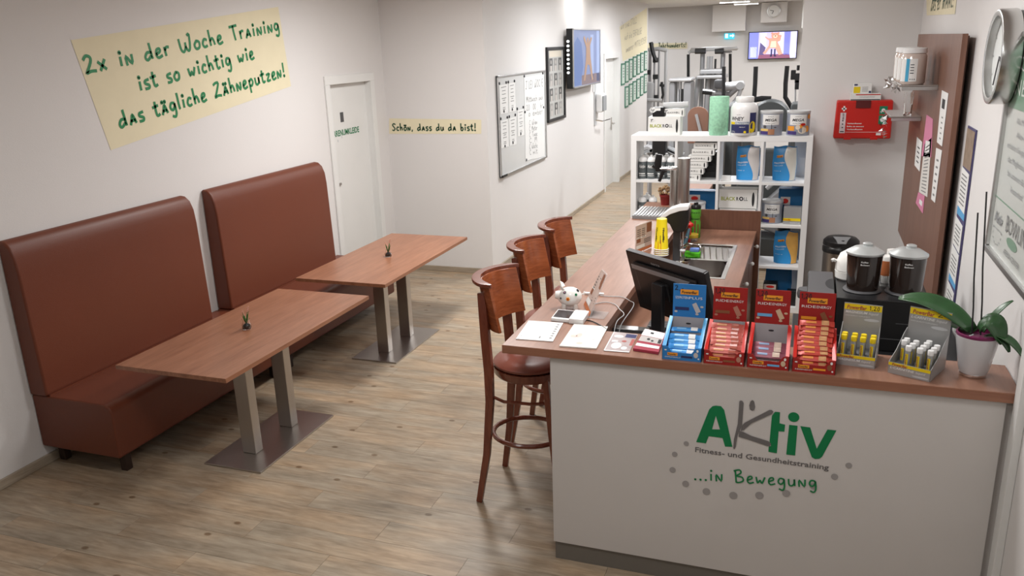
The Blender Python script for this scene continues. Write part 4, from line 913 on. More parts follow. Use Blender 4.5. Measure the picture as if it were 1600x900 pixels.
# monitor
TL, TR = Vector((-.894, 4.214, 1.42)), Vector((-.427, 3.836, 1.42)); U = (TR-TL).normalized(); nn = U.cross(Vector((0, 0, 1))); D = Vector((0, 0, -1))*math.cos(-.3)+nn*math.sin(-.3); N = D.cross(U).normalized()
if N.y > 0: N = -N
WM = (TR-TL).length; HM = .36
mo = thing('computer_monitor', 'black computer monitor seen from behind, standing below the bar', 'monitor', (TL+TR)/2+Vector((-.03, .05, -.5)))
mo.location = Vector((-.62, 4.02, WT))
g = lambda u, v, n=0: TL+U*u+D*v+N*n
MB().slab([g(0, 0, -.03), g(WM, 0, -.03), g(WM, HM, -.03), g(0, HM, -.03)], N*.03).build('casing', M_black, mo, w=True, bevel=.005)
MB().slab([g(.06, .05, 0), g(WM-.06, .05, 0), g(WM-.08, HM-.03, 0), g(.08, HM-.03, 0)], N*.018).build('rear_cover', M_black, mo, w=True, bevel=.008)
MB().slab([g(.05, .062, .0185), g(WM-.10, .062, .0185), g(WM-.13, .088, .0185), g(.05, .088, .0185)], N*.002).build('silver_strip', mat('strip_grey', (.30, .30, .31), .4, .3), mo, w=True)
mb = MB(); put(mb, 'terra', lambda u, v: g(.20+u, .04-v, .0025), h=.016, width=.07, bold=True); mb.build('brand_text', M_grey, mo, w=True, flat=True)
MB().slab([g(WM-.012, -.002, -.028), g(.004, -.002, -.028), g(.004, .001, -.028), g(WM-.012, .001, -.028)], N*.026).build('top_edge', M_dgrey, mo, w=True)
MB().slab([g(.01, .01, -.031), g(WM-.01, .01, -.031), g(WM-.01, HM-.02, -.031), g(.01, HM-.02, -.031)], N*-.001).build('screen', mat('dark_screen', (.02, .03, .05), .15), mo, w=True)
sc0 = g(WM*.47, .17, .018); MB().slab([sc0+U*-.05+D*-.05, sc0+U*.05+D*-.05, sc0+U*.05+D*.05, sc0+U*-.05+D*.05], N*.02).build('mount_plate', M_black, mo, w=True, bevel=.006)
q = g(WM*.47, .17, .045); MB().tube([q, q+Vector((0, 0, -.03))], .022, 16).build('pivot', M_dgrey, mo, w=True)
ft = Vector((q.x, q.y, 0))
MB().slab([Vector((q.x, q.y, WT+.012))+U*-.04+nn*-.0, Vector((q.x, q.y, WT+.012))+U*.04, Vector((q.x, q.y, WT+.012))+U*.04+nn*.03, Vector((q.x, q.y, WT+.012))+U*-.04+nn*.03], (0, 0, q.z-WT+.04)).build('stand_column', M_black, mo, w=True, bevel=.006)
MB().lathe([(0, 0), (.11, 0), (.115, .006), (.108, .014), (0, .018)], 32, (q.x, q.y+.04, WT)).build('stand_base', M_black, mo, w=True)
q2 = g(WM*.60, .33, .02); MB().tube([q2, q2+Vector((.03, -.02, -.08)), q2+Vector((.06, -.02, WT-q2.z+.01))], .005, 8).build('cable', M_black, mo, w=True)
# things on the worktop below
t = thing('cash_drawer', 'black cash drawer with silver trim on the worktop behind the bar', 'cash drawer', (-.765, 3.88, WT))
MB().box(-.16, .03, -.12, .22, .0, .10).build('case', M_black, t, bevel=.003); MB().box(-.16, .03, .16, .22, .1005, .11).box(.01, .03, -.02, .16, .1005, .11).build('silver_trim', M_alu, t, bevel=.001)
MB().slab([(-.03, -.10, .101), (.028, -.10, .101), (.015, -.02, .101), (-.012, -.02, .101)], (0, 0, .012)).build('tape_holder', M_grey, t)
MB().box(-.10, -.05, -.10, -.03, .101, .106).build('label', M_lgrey, t)
for i, (dx, dy, r) in enumerate(((-.47, 3.92, .2), (-.40, 4.2, -.1))):
    t = MB().box(-.10, .10, -.14, .14, 0, .004).xf(Matrix.Translation((dx, dy, WT+.001+.005*i)) @ Matrix.Rotation(r, 4, 'Z')).build('loose_paper', M_paper); tag(t, ('loose white paper under the monitor, nearer the bar front', 'loose white paper under the monitor, nearer the sink')[i], 'paper')
t = thing('desk_keyboard', 'black keyboard partly hidden beneath the monitor on the worktop', 'keyboard', (-.6, 4.42, WT)); MB().box(-.2, .2, -.07, .07, 0, .02).build('case', M_black, t, bevel=.003)
for k in range(4): MB().box(-.19, .19, -.06+.03*k, -.036+.03*k, .02, .025).build('key_row', M_dgrey, t, bevel=.001, seg=1)

# ------------------------------------------------------------ snack boxes on the bar
BW, BD = .172, .205
def snack_box(label, cx, cy, m, ml, title, colour2, rz=0, h_price='2,-'):
    t = thing('snack_box', label, 'display box', (cx, cy, BT), rz, None)
    fh = .062; nh = .036; sh_ = .135; w = BW/2; d = BD/2
    # front wall with dip
    MB().slab([(-w, -d, 0), (w, -d, 0), (w, -d, fh), (w*.72, -d, fh), (w*.50, -d, nh), (-w*.50, -d, nh), (-w*.72, -d, fh), (-w, -d, fh)], (0, .002, 0)).build('front_flap', m, t)
    for s in (-1, 1):
        x = s*w; MB().slab([(x, -d, 0), (x, d, 0), (x, d, sh_), (x, -d, fh+.004)], (-s*.002, 0, 0)).build('side_wall', m, t)
        MB().slab([(x, -d, fh), (x, d, sh_), (x-s*.016, d, sh_-.002), (x-s*.016, -d+.01, fh-.002)], (0, 0, .002)).build('side_fold', ml, t)
    MB().box(-w+.002, w-.002, d-.002, d, 0, sh_).build('back_wall', M_lining, t)
    MB().box(-w+.002, w-.002, -d+.002, d-.002, 0, .003).build('tray_floor', M_paper, t)
    # header card
    hw = w*.86; z0, z1 = sh_-.005, .292
    MB().slab([(-hw, d+.001, z0-.03), (hw, d+.001, z0-.03), (hw, d+.004, z1), (-hw, d+.004, z1)], (0, .002, 0)).build('header_card', m, t)
    f = lambda u, v: Vector((u, d-.0008+.003*(v-z0)/(z1-z0), v))
    print_part(t, 'brand_patch', M_orange, f, rects=[(-hw*.55, hw*.55, .243, .267)])
    print_part(t, 'brand_text', M_ink, lambda u, v: f(u, v)+Vector((0, -.0008, 0)), items=[('PowerBar', -hw*.48, .248, dict(h=.013, width=hw*.96, bold=True, shear=.2))])
    print_part(t, 'title_text', M_paper, f, items=[(title[0], -hw*.85, .222, dict(h=.012, width=hw*.78)), (title[1], -hw*.02, .222, dict(h=.012, width=hw*.82))])
    mb = MB(); hand(mb, h_price, fn2(f, -hw*.9, .262), hw*.6, .022, .07); mb.build('handwritten_price', M_ink, t, flat=True)
    mb = MB(); quad(mb, f, -hw*.85, hw*.0, .168, .182)
    mb.build('bar_picture', colour2[0], t, flat=True)
    mb = MB(); mb.add([f(hw*.18, .198), f(hw*.42, .208), f(hw*.72, .165), f(hw*.45, .155)], [(0, 1, 2, 3)]); disc(mb, f, hw*.78, .188, .008, 8, .005); disc(mb, f, -hw*.8, .160, .008, 8, .005); disc(mb, f, hw*.5, .152, .008, 8, .005)
    mb.build('ingredient_picture', colour2[1], t, flat=True)
    ff = lambda u, v: Vector((u, -d-.0012, v))
    print_part(t, 'front_brand', M_orange, ff, rects=[(-w*.72, -w*.2, .020, .034)])
    print_part(t, 'front_brand_text', M_ink, lambda u, v: ff(u, v)+Vector((0, -.0006, 0)), items=[('PowerBar', -w*.68, .0235, dict(h=.007, width=w*.42, bold=True))])
    print_part(t, 'front_title', M_paper, ff, items=[(title[0]+title[1], -w*.85, .010, dict(h=.006, width=w*.8))], discs=[(-w*.82, .045, .006, 8, .003), (w*.8, .05, .005, 8, .007), (w*.86, .014, .004, 8)])
    print_part(t, 'front_picture', colour2[0], ff, rects=[(-w*.02, w*.55, .014, .023)]); print_part(t, 'front_ingredient', colour2[1], ff, discs=[(w*.72, .03, .010, 10, .013)])
    # hand-hole in the back wall
    disc_mb = MB(); disc(disc_mb, lambda u, v: Vector((u, d-.0032, v)), 0, .105, .012, 12, .004); disc_mb.build('hang_slot', M_ink, t, flat=True)
    return t
def make_bar(m, m2, m3):
    t = thing('snack_bar', '', 'snack bar')
    L, W, H = .142, .034, .015
    vs = []; prof = [(-L/2, .95, .08), (-L/2+.012, .95, .12), (-L/2+.02, .9, .85), (-L/4, .97, 1), (L/4, .97, 1), (L/2-.02, .9, .85), (L/2-.012, .95, .12), (L/2, .95, .08)]
    for x, a, b in prof:
        for k in range(8):
            w = 2*PI*(k+.5)/8; vs.append((x, W/2*a*math.cos(w), H*.5+H/2*b*math.sin(w)))
    n = len(prof); fs = [(i*8+k, i*8+(k+1) % 8, (i+1)*8+(k+1) % 8, (i+1)*8+k) for i in range(n-1) for k in range(8)]+[tuple(range(8)), tuple(range((n-1)*8, n*8))]
    MB().add(vs, fs).build('wrapper', m, t, ang=60)
    f = lambda u, v: Vector((u, v, H+.0012-.0018*abs(v/.017)))
    mb = MB(); mb.grid(lambda a, b: f(-.045+.042*a, -.006+.011*b), 3, 3); mb.build('brand_band', m2, t, flat=True)
    mb = MB(); mb.grid(lambda a, b: f(.018+.030*a, -.013+.026*b), 4, 4); mb.build('picture_band', m3, t, flat=True)
    return t
B_blue = make_bar(mat('blue_wrapper', (.03, .25, .62), .42, .1), mat('pale_blue_print', (.16, .42, .72), .3), M_paper)
B_red = make_bar(mat('pink_red_wrapper', (.46, .09, .07), .42, .1), mat('peach_print', (.62, .27, .12), .3), mat('nut_red_print', (.38, .09, .06), .3, var=.5, vscale=60))
B_mix = make_bar(mat('blue_red_wrapper', (.30, .09, .13), .42, .1), mat('sky_print', (.30, .42, .62), .3), mat('cream_print', (.72, .58, .48), .3, var=.3, vscale=60))
B_dk = make_bar(mat('red_wrapper', (.44, .04, .026), .42, .1), mat('orange_cream_print', (.66, .24, .06), .3), mat('nut_brown_print', (.50, .26, .12), .3, var=.5, vscale=60))
used_b = set()
def place_bars(proto, cx, cy, n, group, label, top=0, rows=None):
    """bars stacked on edge against the sloping box, front low and back high"""
    k = 0
    for (yy, zz, tilt) in rows:
        loc = (cx+random.uniform(-.004, .004), cy+yy, BT+zz); rz = random.uniform(-.05, .05)
        o = proto if proto.name not in used_b else dup(proto, loc, rz)
        if proto.name not in used_b: used_b.add(proto.name)
        o.location = loc; o.rotation_euler = (tilt, 0, rz); o['label'] = label.format(('frontmost', 'second from the front', 'third from the front', 'fourth from the front', 'fifth from the front', 'sixth from the front', 'seventh from the front', 'eighth from the front', 'ninth from the front', 'rearmost')[k]); o['group'] = group; k += 1
cy = 3.39+BD/2+.005
xs = [-.465, -.283, -.100, .084]
snack_box('bright blue open carton of snack bars, leftmost of the row on the bar', xs[0], cy, M_blue, M_bluel, ('52%PROTEIN', 'PLUS'), (M_navy, M_foil), h_price='2,-')
snack_box('red open carton, second from the left, filled with pink wrapped bars', xs[1], cy-.004, M_red, M_redb, ('RIDE', 'ENERGY'), (M_brown, mat('almond_print', (.45, .20, .14), .5)), h_price='1,20')
snack_box('red open carton, third in the row, nearly empty with white tray showing', xs[2], cy-.004, M_red, M_redb, ('RIDE', 'ENERGY'), (mat('pale_blue_print'), mat('peanut_print', (.62, .45, .30), .5)), h_price='1,20')
snack_box('red open carton, rightmost of the snack boxes, heaped with red bars', xs[3], cy-.002, M_red, M_redb, ('RIDE', 'ENERGY'), (M_orange, M_brown), h_price='1,20')
random.seed(11)
T1 = .55
place_bars(B_blue, xs[0], cy, 0, 'blue bars in the blue carton', 'blue wrapped snack bar in the blue carton, {}', rows=[(-.065, .02, T1), (-.045, .038, T1), (-.015, .052, T1), (.005, .068, T1), (.05, .085, .3)])
place_bars(B_red, xs[1], cy, 0, 'pink bars in the second carton', 'pink red wrapped snack bar in the second carton, {}', rows=[(-.07, .022, T1), (-.06, .042, T1), (-.042, .056, T1), (-.024, .069, T1), (-.006, .081, T1), (.014, .092, T1), (.036, .104, T1), (.056, .118, T1)])
place_bars(B_mix, xs[2], cy, 0, 'bars in the nearly empty carton', 'blue and red wrapped snack bar in the nearly empty carton, {}', rows=[(-.01, .022, T1), (.012, .038, T1), (.036, .052, T1)])
place_bars(B_dk, xs[3], cy, 0, 'red bars in the heaped carton', 'red wrapped snack bar in the heaped rightmost carton, {}', rows=[(-.072, .024, T1), (-.062, .044, T1), (-.045, .060, .3), (-.024, .076, T1), (-.006, .092, T1), (.012, .108, T1), (.032, .126, T1), (.048, .142, T1), (.062, .160, T1)])

# grey displays with vials
def vial_box(label, loc, rz, w, d, fh, bh, name2, price, mcap, spots, capname):
    t = thing('vial_display', label, 'display box', loc, rz)
    MB().slab([(-w/2, -d/2, 0), (w/2, -d/2, 0), (w/2, -d/2, fh), (-w/2, -d/2, fh)], (0, .002, 0)).build('front_wall', M_silver, t)
    for s in (-1, 1):
        x = s*w/2; pts = [(x, -d/2, 0), (x, d/2, 0), (x, d/2+.0, bh*.62), (x, d*.30, bh*.55), (x, -d*.1, bh*.33), (x, -d/2, fh)]
        MB().slab(pts, (-s*.002, 0, 0)).build('side_wall', M_silver, t)
    MB().slab([(-w/2, d/2, 0), (w/2, d/2, 0), (w/2, d/2+.012, bh), (-w/2, d/2+.012, bh)], (0, .002, 0)).build('header_card', M_silver, t)
    MB().box(-w/2+.003, w/2-.003, -d/2+.003, d/2-.002, .022, .026).build('inner_shelf', mat('dark_grey_card', (.16, .16, .165), .6), t)
    f = lambda u, v: Vector((u, d/2-.0012+.012*v/bh, v))
    a = w/2
    print_part(t, 'header_stripe', M_ylw, f, rects=[(-a*.98, a*.98, bh*.87, bh*.985)])
    print_part(t, 'brand_text', mat('dark_red_print'), lambda u, v: f(u, v)+Vector((0, -.0008, 0)), items=[('PowerBar', -a*.85, bh*.885, dict(h=bh*.075, width=a*1.05, bold=True, shear=.2))])
    mb = MB(); hand(mb, price, fn2(lambda u, v: f(u, v)+Vector((0, -.0008, 0)), a*.35, bh*.89), a*.55, bh*.08, .07); mb.build('handwritten_price', M_ink, t, flat=True)
    print_part(t, 'title_text', M_paper, f, items=[(name2, -a*.9, bh*.80, dict(h=bh*.05, width=a*1.15, bold=True, shear=.2)), ('liquid', a*.32, bh*.80, dict(h=bh*.05, width=a*.5, shear=.2)), ('HIGH QUALITY SUPPLEMENT', -a*.9, bh*.74, dict(h=bh*.022, width=a*1.3))])
    g = lambda u, v: Vector((u, -d/2-.0012, v))
    print_part(t, 'front_stripe', M_ylw, g, rects=[(-a*.99, a*.99, fh*.72, fh*.98)])
    print_part(t, 'front_brand', mat('dark_red_print'), lambda u, v: g(u, v)+Vector((0, -.0008, 0)), items=[('PowerBar', -a*.82, fh*.74, dict(h=fh*.22, width=a*.75, bold=True, shear=.2))])
    print_part(t, 'front_title', M_paper, g, items=[(name2, -a*.9, fh*.45, dict(h=fh*.2, width=a*1.15, bold=True, shear=.2)), ('liquid', a*.32, fh*.45, dict(h=fh*.2, width=a*.45, shear=.2))])
    print_part(t, 'front_swoosh', M_lgrey, g, discs=[(a*.55, fh*.2, a*.4, 16, fh*.08)])
    print_part(t, 'header_swoosh', M_lgrey, f, discs=[(a*.5, bh*.69, a*.4, 16, bh*.03)])
    v = None; R_ = Matrix.Rotation(rz, 4, 'Z')
    for k, (u, q) in enumerate(spots):
        p = Vector(loc)+R_ @ Vector((u*w, q*d, .027))
        lb = f'{capname} capped vial, '+('front row' if q < -.12 else 'middle row' if q < .1 else 'back row' if q < .25 else 'rearmost')+f', {["first","second","third","fourth"][min(3,int((u+.45)*4))]} column from the left in its display'
        if v is None:
            v = thing('drink_vial', lb, 'vial', p, rz, f'{capname} capped vials in the grey display')
            MB().lathe([(0, 0), (.0105, 0), (.011, .002), (.011, .070), (.009, .073)], 14).build('vial_body', mat('vial_grey', (.30, .30, .29), .3, .2), v)
            print_part(v, 'vial_label', M_ylw, cyl(.011, off=.0006), rects=[(-.008, .004, .006, .060, 3)])
            mb = MB(); put(mb, 'PowerBar', lambda a_, b_: cyl(.011, off=.0012)(-.002-b_+.001, .055-a_), h=.006, width=.045, bold=True); mb.build('vial_text', mat('dark_red_print'), v, flat=True)
            MB().lathe([(.0115, .072), (.012, .074), (.012, .091), (.011, .093), (0, .093)], 14).build('vial_cap', mcap, v)
        else: dup(v, p, rz, lb)
    return t
vial_box('grey and yellow magnesium display with yellow capped vials', (.262, 3.60, BT), math.radians(-8), .155, .17, .05, .225, 'MAGNESIUM', '1,20', M_ylw,
         [(-.36, -.2), (-.10, -.24), (.13, -.24), (.38, -.24), (-.36, .0), (-.10, -.0), (.13, .0), (.38, .0)], 'yellow')
vial_box('grey and yellow L-carnitine display with white capped vials, turned to the right', (.490, 3.535, BT), math.radians(-24), .165, .19, .05, .24, 'L-CARNITINE', '2=', mat('white_plastic'),
         [(-.14, -.28), (.13, -.28), (.38, -.28), (-.36, .02), (-.12, -.08), (.13, -.08), (.38, -.08), (-.36, .18), (-.12, .14), (.13, .14), (.38, .12), (.13, .3)], 'white')

# ------------------------------------------------------------ orchid
ox, oy = .700, 3.545
t = thing('potted_orchid', 'orchid in a frosted white pot at the right end of the bar', 'plant', (ox, oy, BT))
fg = mat('frosted_glass_pot', (.62, .62, .64), .18, coat=.5)
MB().lathe([(0, .004), (.044, .004), (.05, .012), (.0525, .02), (.058, .035), (.082, .175), (.080, .175), (.057, .04), (0, .03)], 36).build('pot', fg, t)
MB().lathe([(.0, 0), (.046, 0), (.050, .004), (.052, .012), (.050, .018)], 32).build('glass_foot', M_chrome, t)
MB().lathe([(.078, .165), (.080, .185), (.074, .187), (.070, .165), (0, .168)], 28).build('inner_pot', mat('purple_inner_pot', (.16, .015, .075), .35), t)
def leaf(base, mid, end, wid, nm='leaf', fold=.25, roll=0):
    b, m_, e = Vector(base), Vector(mid), Vector(end); mb = MB()
    def cv(s): return b*(1-s)**2+m_*2*s*(1-s)+e*s*s
    def fn(u, v):
        s = v; c = cv(s); tn = (cv(min(1, s+.02))-cv(max(0, s-.02))).normalized(); sd = tn.cross(Vector((0, 0, 1))).normalized(); up = sd.cross(tn)
        sd = sd*math.cos(roll)+up*math.sin(roll); up = sd.cross(tn)
        w = wid*(math.sin(PI*min(1, .12+.86*s)))**.6; x = (u*2-1)
        return c+sd*x*w+up*abs(x)*w*fold
    vs = mb.grid(fn, 8, 14)
    o = mb.build(nm, M_leaf, t, ang=80); sm = o.modifiers.new('thickness', 'SOLIDIFY'); sm.thickness = .003; return o
def L(p): return Vector(p)-Vector((ox, oy, BT))
leaf((-.02, 0.02, .185), L(P(1468, 461, 1, 3.66)), L(P(1404, 466, 1, 3.70)), .045, roll=.45)
leaf((-.01, .02, .18), L(P(1484, 498, 1, 3.66)), L(P(1446, 496, 1, 3.69)), .034, roll=.4)
leaf((.0, -.02, .20), (.035, -.03, .30), (.075, -.07, .165), .052, roll=-.3)
leaf((.03, -.01, .18), L((.79, 3.47, 1.36)), L((.845, 3.43, 1.27)), .028)
leaf((.02, .02, .18), L((.76, 3.58, 1.42)), L((.818, 3.6, 1.452)), .018)
leaf((.02, -.03, .18), (.07, -.05, .21), (.10, -.085, .14), .026)
for a, b, c in (((-.02, .01, .17), (-.035, .03, .40), (-.048, .055, .665)), ((.012, .012, .17), (-.01, .03, .45), (-.028, .052, .75))):
    MB().tube([a, tuple((Vector(a)+Vector(b))/2+Vector((.002, 0, 0))), b, c], .0032, 8).build('flower_stem', M_blackm, t)
MB().tube([(-.02, -.02, .18), (-.06, -.05, .17)], .003, 6).build('air_root', M_lgrey, t)

# ------------------------------------------------------------ coffee machine and things on it
bc = tag(MB().box(-.02, .845, 4.12, 5.05, 0, .86).build('side_cupboard', M_black, bevel=.004), 'low black cupboard under the coffee machine by the right wall', 'cupboard')
MT = 1.145
t = thing('coffee_machine', 'wide black coffee machine behind the vial displays', 'coffee machine', (.36, 4.75, .86))
MB().box(.20, .66, 4.5, 5.0, .861, MT).build('housing', M_black, t, w=True, bevel=.006)
MB().box(.05, .193, 4.5, 5.0, .861, MT).build('brewing_unit', M_black, t, w=True, bevel=.006)
MB().box(.055, .188, 4.53, 4.98, MT, MT+.012).build('cover_plate', M_dgrey, t, w=True, bevel=.003)
mb = MB(); fn = lambda u, v: Vector((.188+u, 4.72+v, MT+.0125)); mb.add([fn(0, .11)]+[fn(-.045*math.cos(a*PI/12), .11*math.sin(a*PI/12)) for a in range(5, -6, -1)]+[fn(0, -.11)], [tuple(range(13))]); mb.build('finger_recess', M_blackm, t, w=True, flat=True)
MB().lathe([(.05, 0), (.055, .02), (.05, .05), (0, .052)], 20, (.05, 4.75, 1.06)).build('side_knob', M_dgrey, t, w=True)
mb = MB(); mb.box(.20, .66, 4.4985, 4.4995, .93, .935); mb.box(.50, .64, 4.4985, 4.4995, 1.02, 1.024); mb.build('housing_seam', M_dgrey, t, w=True)
for i, (x, y) in enumerate(((.333, 4.68), (.548, 4.68))):
    lb = ('left bean hopper with silver lid on the coffee machine', 'right bean hopper with silver lid on the coffee machine, next to the brown board')[i]
    if i: dup(hp, (x, y, MT), 0, lb); continue
    hp = thing('bean_hopper', lb, 'bean hopper', (x, y, MT), 0, 'bean hoppers on the coffee machine')
    MB().lathe([(.0, .001), (.095, .001), (.10, .004), (.096, .010), (.082, .012)], 36).build('foot_ring', M_dgrey, hp)
    MB().lathe([(.080, .010), (.082, .012), (.092, .21), (.090, .212), (0, .212)], 36).build('jar', mat('beans_behind_smoked_plastic', (.022, .013, .010), .12, coat=.6, var=.3, vscale=60), hp)
    MB().lathe([(.096, .208), (.098, .212), (.097, .220), (.06, .243), (.03, .25), (0, .251)], 36).build('lid', mat('silver_lid', (.50, .52, .52), .35, .5), hp)
    MB().lathe([(.024, .248), (.026, .252), (.026, .262), (.02, .266), (0, .266)], 20, (.01, .01, 0)).build('lid_knob', mat('silver_lid'), hp)
    print_part(hp, 'lettering', M_paper, lambda u, v: Vector((.0915*math.sin(u/.09), -.0925*math.cos(u/.09), v)), items=[('Kaffee', -.022, .175, dict(h=.009, width=.036, bold=True)), ('Bohnen', -.024, .160, dict(h=.009, width=.044, bold=True))])
t = thing('teapot', 'white rounded ceramic pot on the coffee machine, left of the hoppers', 'pot', (.272, 4.90, MT))
MB().lathe([(0, 0), (.065, 0), (.075, .01), (.078, .05), (.070, .052), (.077, .055), (.075, .10), (.055, .15), (.02, .172), (0, .174)], 28).build('pot_body', pm, t); MB().tube([(-.07, 0, .10), (-.09, -.03, .115), (-.10, -.035, .11)], .010, 8).build('spout', pm, t)
t = thing('striped_cup', 'brown and white ceramic cup between the two hoppers', 'cup', (.462, 4.86, MT+.001))
MB().lathe([(0, 0), (.03, 0), (.034, .03), (.034, .15), (.030, .155), (.0, .15)], 24).build('cup_body', pm, t); MB().lathe([(.0345, .045), (.035, .05), (.035, .125), (.0345, .13)], 24).build('brown_band', mat('terracotta_print'), t)
t = thing('stacked_saucer', 'small pile of white cups behind the striped cup', 'cups', (.50, 4.945, MT+.001)); MB().lathe([(0, 0), (.045, 0), (.05, .03), (.04, .035), (.05, .07), (.04, .075), (.036, .14), (.036, .17), (0, .17)], 24).build('cup_pile', pm, t)
t = MB().lathe([(.050, 0), (.054, 0), (.054, .012), (.050, .012)], 28).xf(Matrix.Translation((.585, 4.93, MT+.14)) @ Matrix.Rotation(1.2, 4, 'X')).build('cup_handle_ring', M_paper) if 0 else None
t = thing('glass_mug', 'clear glass mug left of the right hopper', 'mug', (.455, 4.77, MT+.001)); MB().lathe([(0, .004), (.028, .004), (.03, .06), (.028, .06), (.026, .008), (0, .008)], 20).build('mug_glass', M_glass, t)
t = thing('waste_bin', 'stainless steel pedal bin with black lid by the back wall', 'bin', (.345, 7.80, 0))
MB().lathe([(0, 0), (.15, 0), (.153, .01), (.153, .06), (.15, .065), (.15, .60), (.152, .605)], 36).build('bin_body', M_steel, t)
MB().lathe([(.157, .60), (.160, .61), (.160, .64), (.150, .655), (.152, .66), (.158, .665), (.155, .70), (.13, .725), (.06, .738), (0, .74)], 36).build('lid', M_black, t)
MB().lathe([(.1535, .657), (.1565, .66), (.1535, .663)], 36).build('steel_band', M_chrome, t)
MB().slab([(-.075, -.06, .742), (.075, -.06, .742), (.05, -.13, .728), (.035, -.155, .70), (-.035, -.155, .70), (-.05, -.13, .728)], (0, 0, .004)).build('lid_plate', M_grey, t)
MB().box(-.012, .012, -.1515, -.149, .52, .545).build('badge', M_black, t)

# ------------------------------------------------------------ brown board with shelves and notes
BX = .775
t = thing('notice_board', 'tall walnut board mounted on the right wall with glass shelves', 'board', (.79, 6.0, .87))
MB().box(BX, BX+.03, 5.34, 7.52, .87, 2.482).build('front_board', M_panel, t, w=True, bevel=.002)
MB().box(BX+.036, BX+.056, 5.46, 7.46, .87, 2.47).build('rear_board', M_panel_d, t, w=True, bevel=.002)
MB().box(BX+.056, .849, 5.8, 7.2, 1.0, 2.3).box(BX+.03, BX+.036, 5.8, 7.2, 1.0, 2.3).build('spacer', M_blackm, t, w=True)
A1, A2 = P(1466.9, 132.5, 0, BX), P(1440, 182, 0, BX)
B1, B2, C1 = P(1406.5, 134, 2, A1.z), P(1388.7, 181, 2, A2.z), P(1383, 122, 2, A1.z)
for z, y0, y1, x0 in ((A1.z, A1.y, C1.y, B1.x), (A2.z, A2.y, A2.y+.6, B2.x)):
    t = thing('glass_shelf', 'smoked glass shelf on steel rail, '+('upper one carrying white-lidded jars' if z == A1.z else 'lower one next to the red first aid box'), 'shelf', (.62, (y0+y1)/2, z), 0, 'glass shelves on the brown board')
    MB().box(x0, BX-.001, y0, y1, z-.010, z).build('glass_plate', mat('smoked_grey_glass', (.30, .27, .25), .08, coat=.4), t, w=True, bevel=.001, seg=1)
    MB().box(x0+.015, BX-.001, y0+.004, y0+.016, z-.034, z-.011).build('front_rail', M_alu, t, w=True, bevel=.002); MB().box(x0+.015, BX-.001, y1-.016, y1-.004, z-.034, z-.011).build('rear_rail', M_alu, t, w=True, bevel=.002)
for i, (y, x) in enumerate(((A1.y+.12, B1.x+.085), (A1.y+.35, B1.x+.08), (A1.y+.58, B1.x+.08))):
    lb = ('clear jar with white lid and blue striped label, nearest on the upper glass shelf', 'white-lidded jar in the middle of the upper glass shelf', 'white-lidded jar at the far end of the upper glass shelf')[i]
    if i: dup(jr, (x, y, A1.z+.001), 0, lb); continue
    jr = thing('supplement_jar', lb, 'jar', (x, y, A1.z+.001), 0, 'white-lidded jars on the upper glass shelf')
    MB().lathe([(0, 0), (.070, 0), (.077, .01), (.077, .18), (.066, .20)], 32).build('jar_body', mat('milky_jar', (.60, .50, .45), .15, coat=.5), jr)
    MB().lathe([(.068, .198), (.074, .20), (.074, .228), (.070, .232), (0, .233)], 32).build('lid', mat('white_plastic'), jr)
    f = cyl(.077)
    print_part(jr, 'label', M_paper, f, rects=[(-.10, .015, .02, .165, 8)]); print_part(jr, 'label_stripe', mat('cyan_print', (.06, .38, .62), .5), cyl(.077, off=.002), rects=[(-.055, -.033, .02, .165, 3)])
    print_part(jr, 'label_text', M_ink, cyl(.077, off=.002), rects=[(-.026, -.004, .125-.018*k, .130-.018*k, 2) for k in range(4)]+[(-.024+.012*k, -.019+.012*k, .03, .038) for k in range(3)])
for i, (x, y) in enumerate(((BX-.085, A2.y+.13), (BX-.07, A2.y+.27))):
    t = MB().lathe([(0, .0), (.028, 0), (.034, .12), (.036, .16), (.034, .16), (.030, .01), (0, .008)], 20, (x, y, A2.z+.001)).build('drinking_glass', M_glass); tag(t, ('clear tumbler standing on the lower glass shelf, nearer the camera', 'clear tumbler standing on the lower glass shelf, farther back')[i], 'glass')
random.seed(5)
for lb, p0, ln in (('crumpled silver foil garland at the left edge of the upper glass shelf', (B1.x-.008, A1.y+.03, A1.z+.004), .8), ('crumpled silver foil garland hanging from the lower glass shelf', (B2.x-.008, A2.y+.04, A2.z-.036), .45)):
    mb = MB()
    for k in range(34):
        c = Vector(p0)+Vector((random.uniform(-.02, .01), ln*random.random(), random.uniform(-.05, .02) if ln > .5 else random.uniform(-.12, .03)))
        a = [Vector([random.uniform(-.022, .022) for _ in range(3)]) for _ in range(3)]; mb.add([c+q for q in a], [(0, 1, 2)])
    mb.tube([Vector(p0)+Vector((.02, 0, -.003 if ln > .5 else .034)), Vector(p0)+Vector((.02, ln, -.003 if ln > .5 else .034))], .003, 5)
    t = mb.build('foil_garland', M_alu, flat=True); tag(t, lb, 'decoration'); t['kind'] = 'stuff'
def note(label, px, m, bands=()):
    pts = [P(*q, 0, BX-.0015) for q in px]; t = thing('pinned_note', label, 'note', sum(pts, Vector())/4, 0, 'paper notes on the brown board')
    n = Vector((-1, 0, 0)); MB().slab(pts, n*.0012).build('paper', m, t, w=True)
    fn = lambda u, v: pts[0].lerp(pts[1], u).lerp(pts[3].lerp(pts[2], u), v)+n*.002
    for nm, mm, rects in bands:
        mb = MB(); [quad(mb, fn, *r) for r in rects]; mb.build(nm, mm, t, w=True, flat=True)
lines = lambda a, b, k0, k1, n: [(a, b, k0+(k1-k0)*i/n, k0+(k1-k0)*i/n+.3*(k1-k0)/n) for i in range(n)]
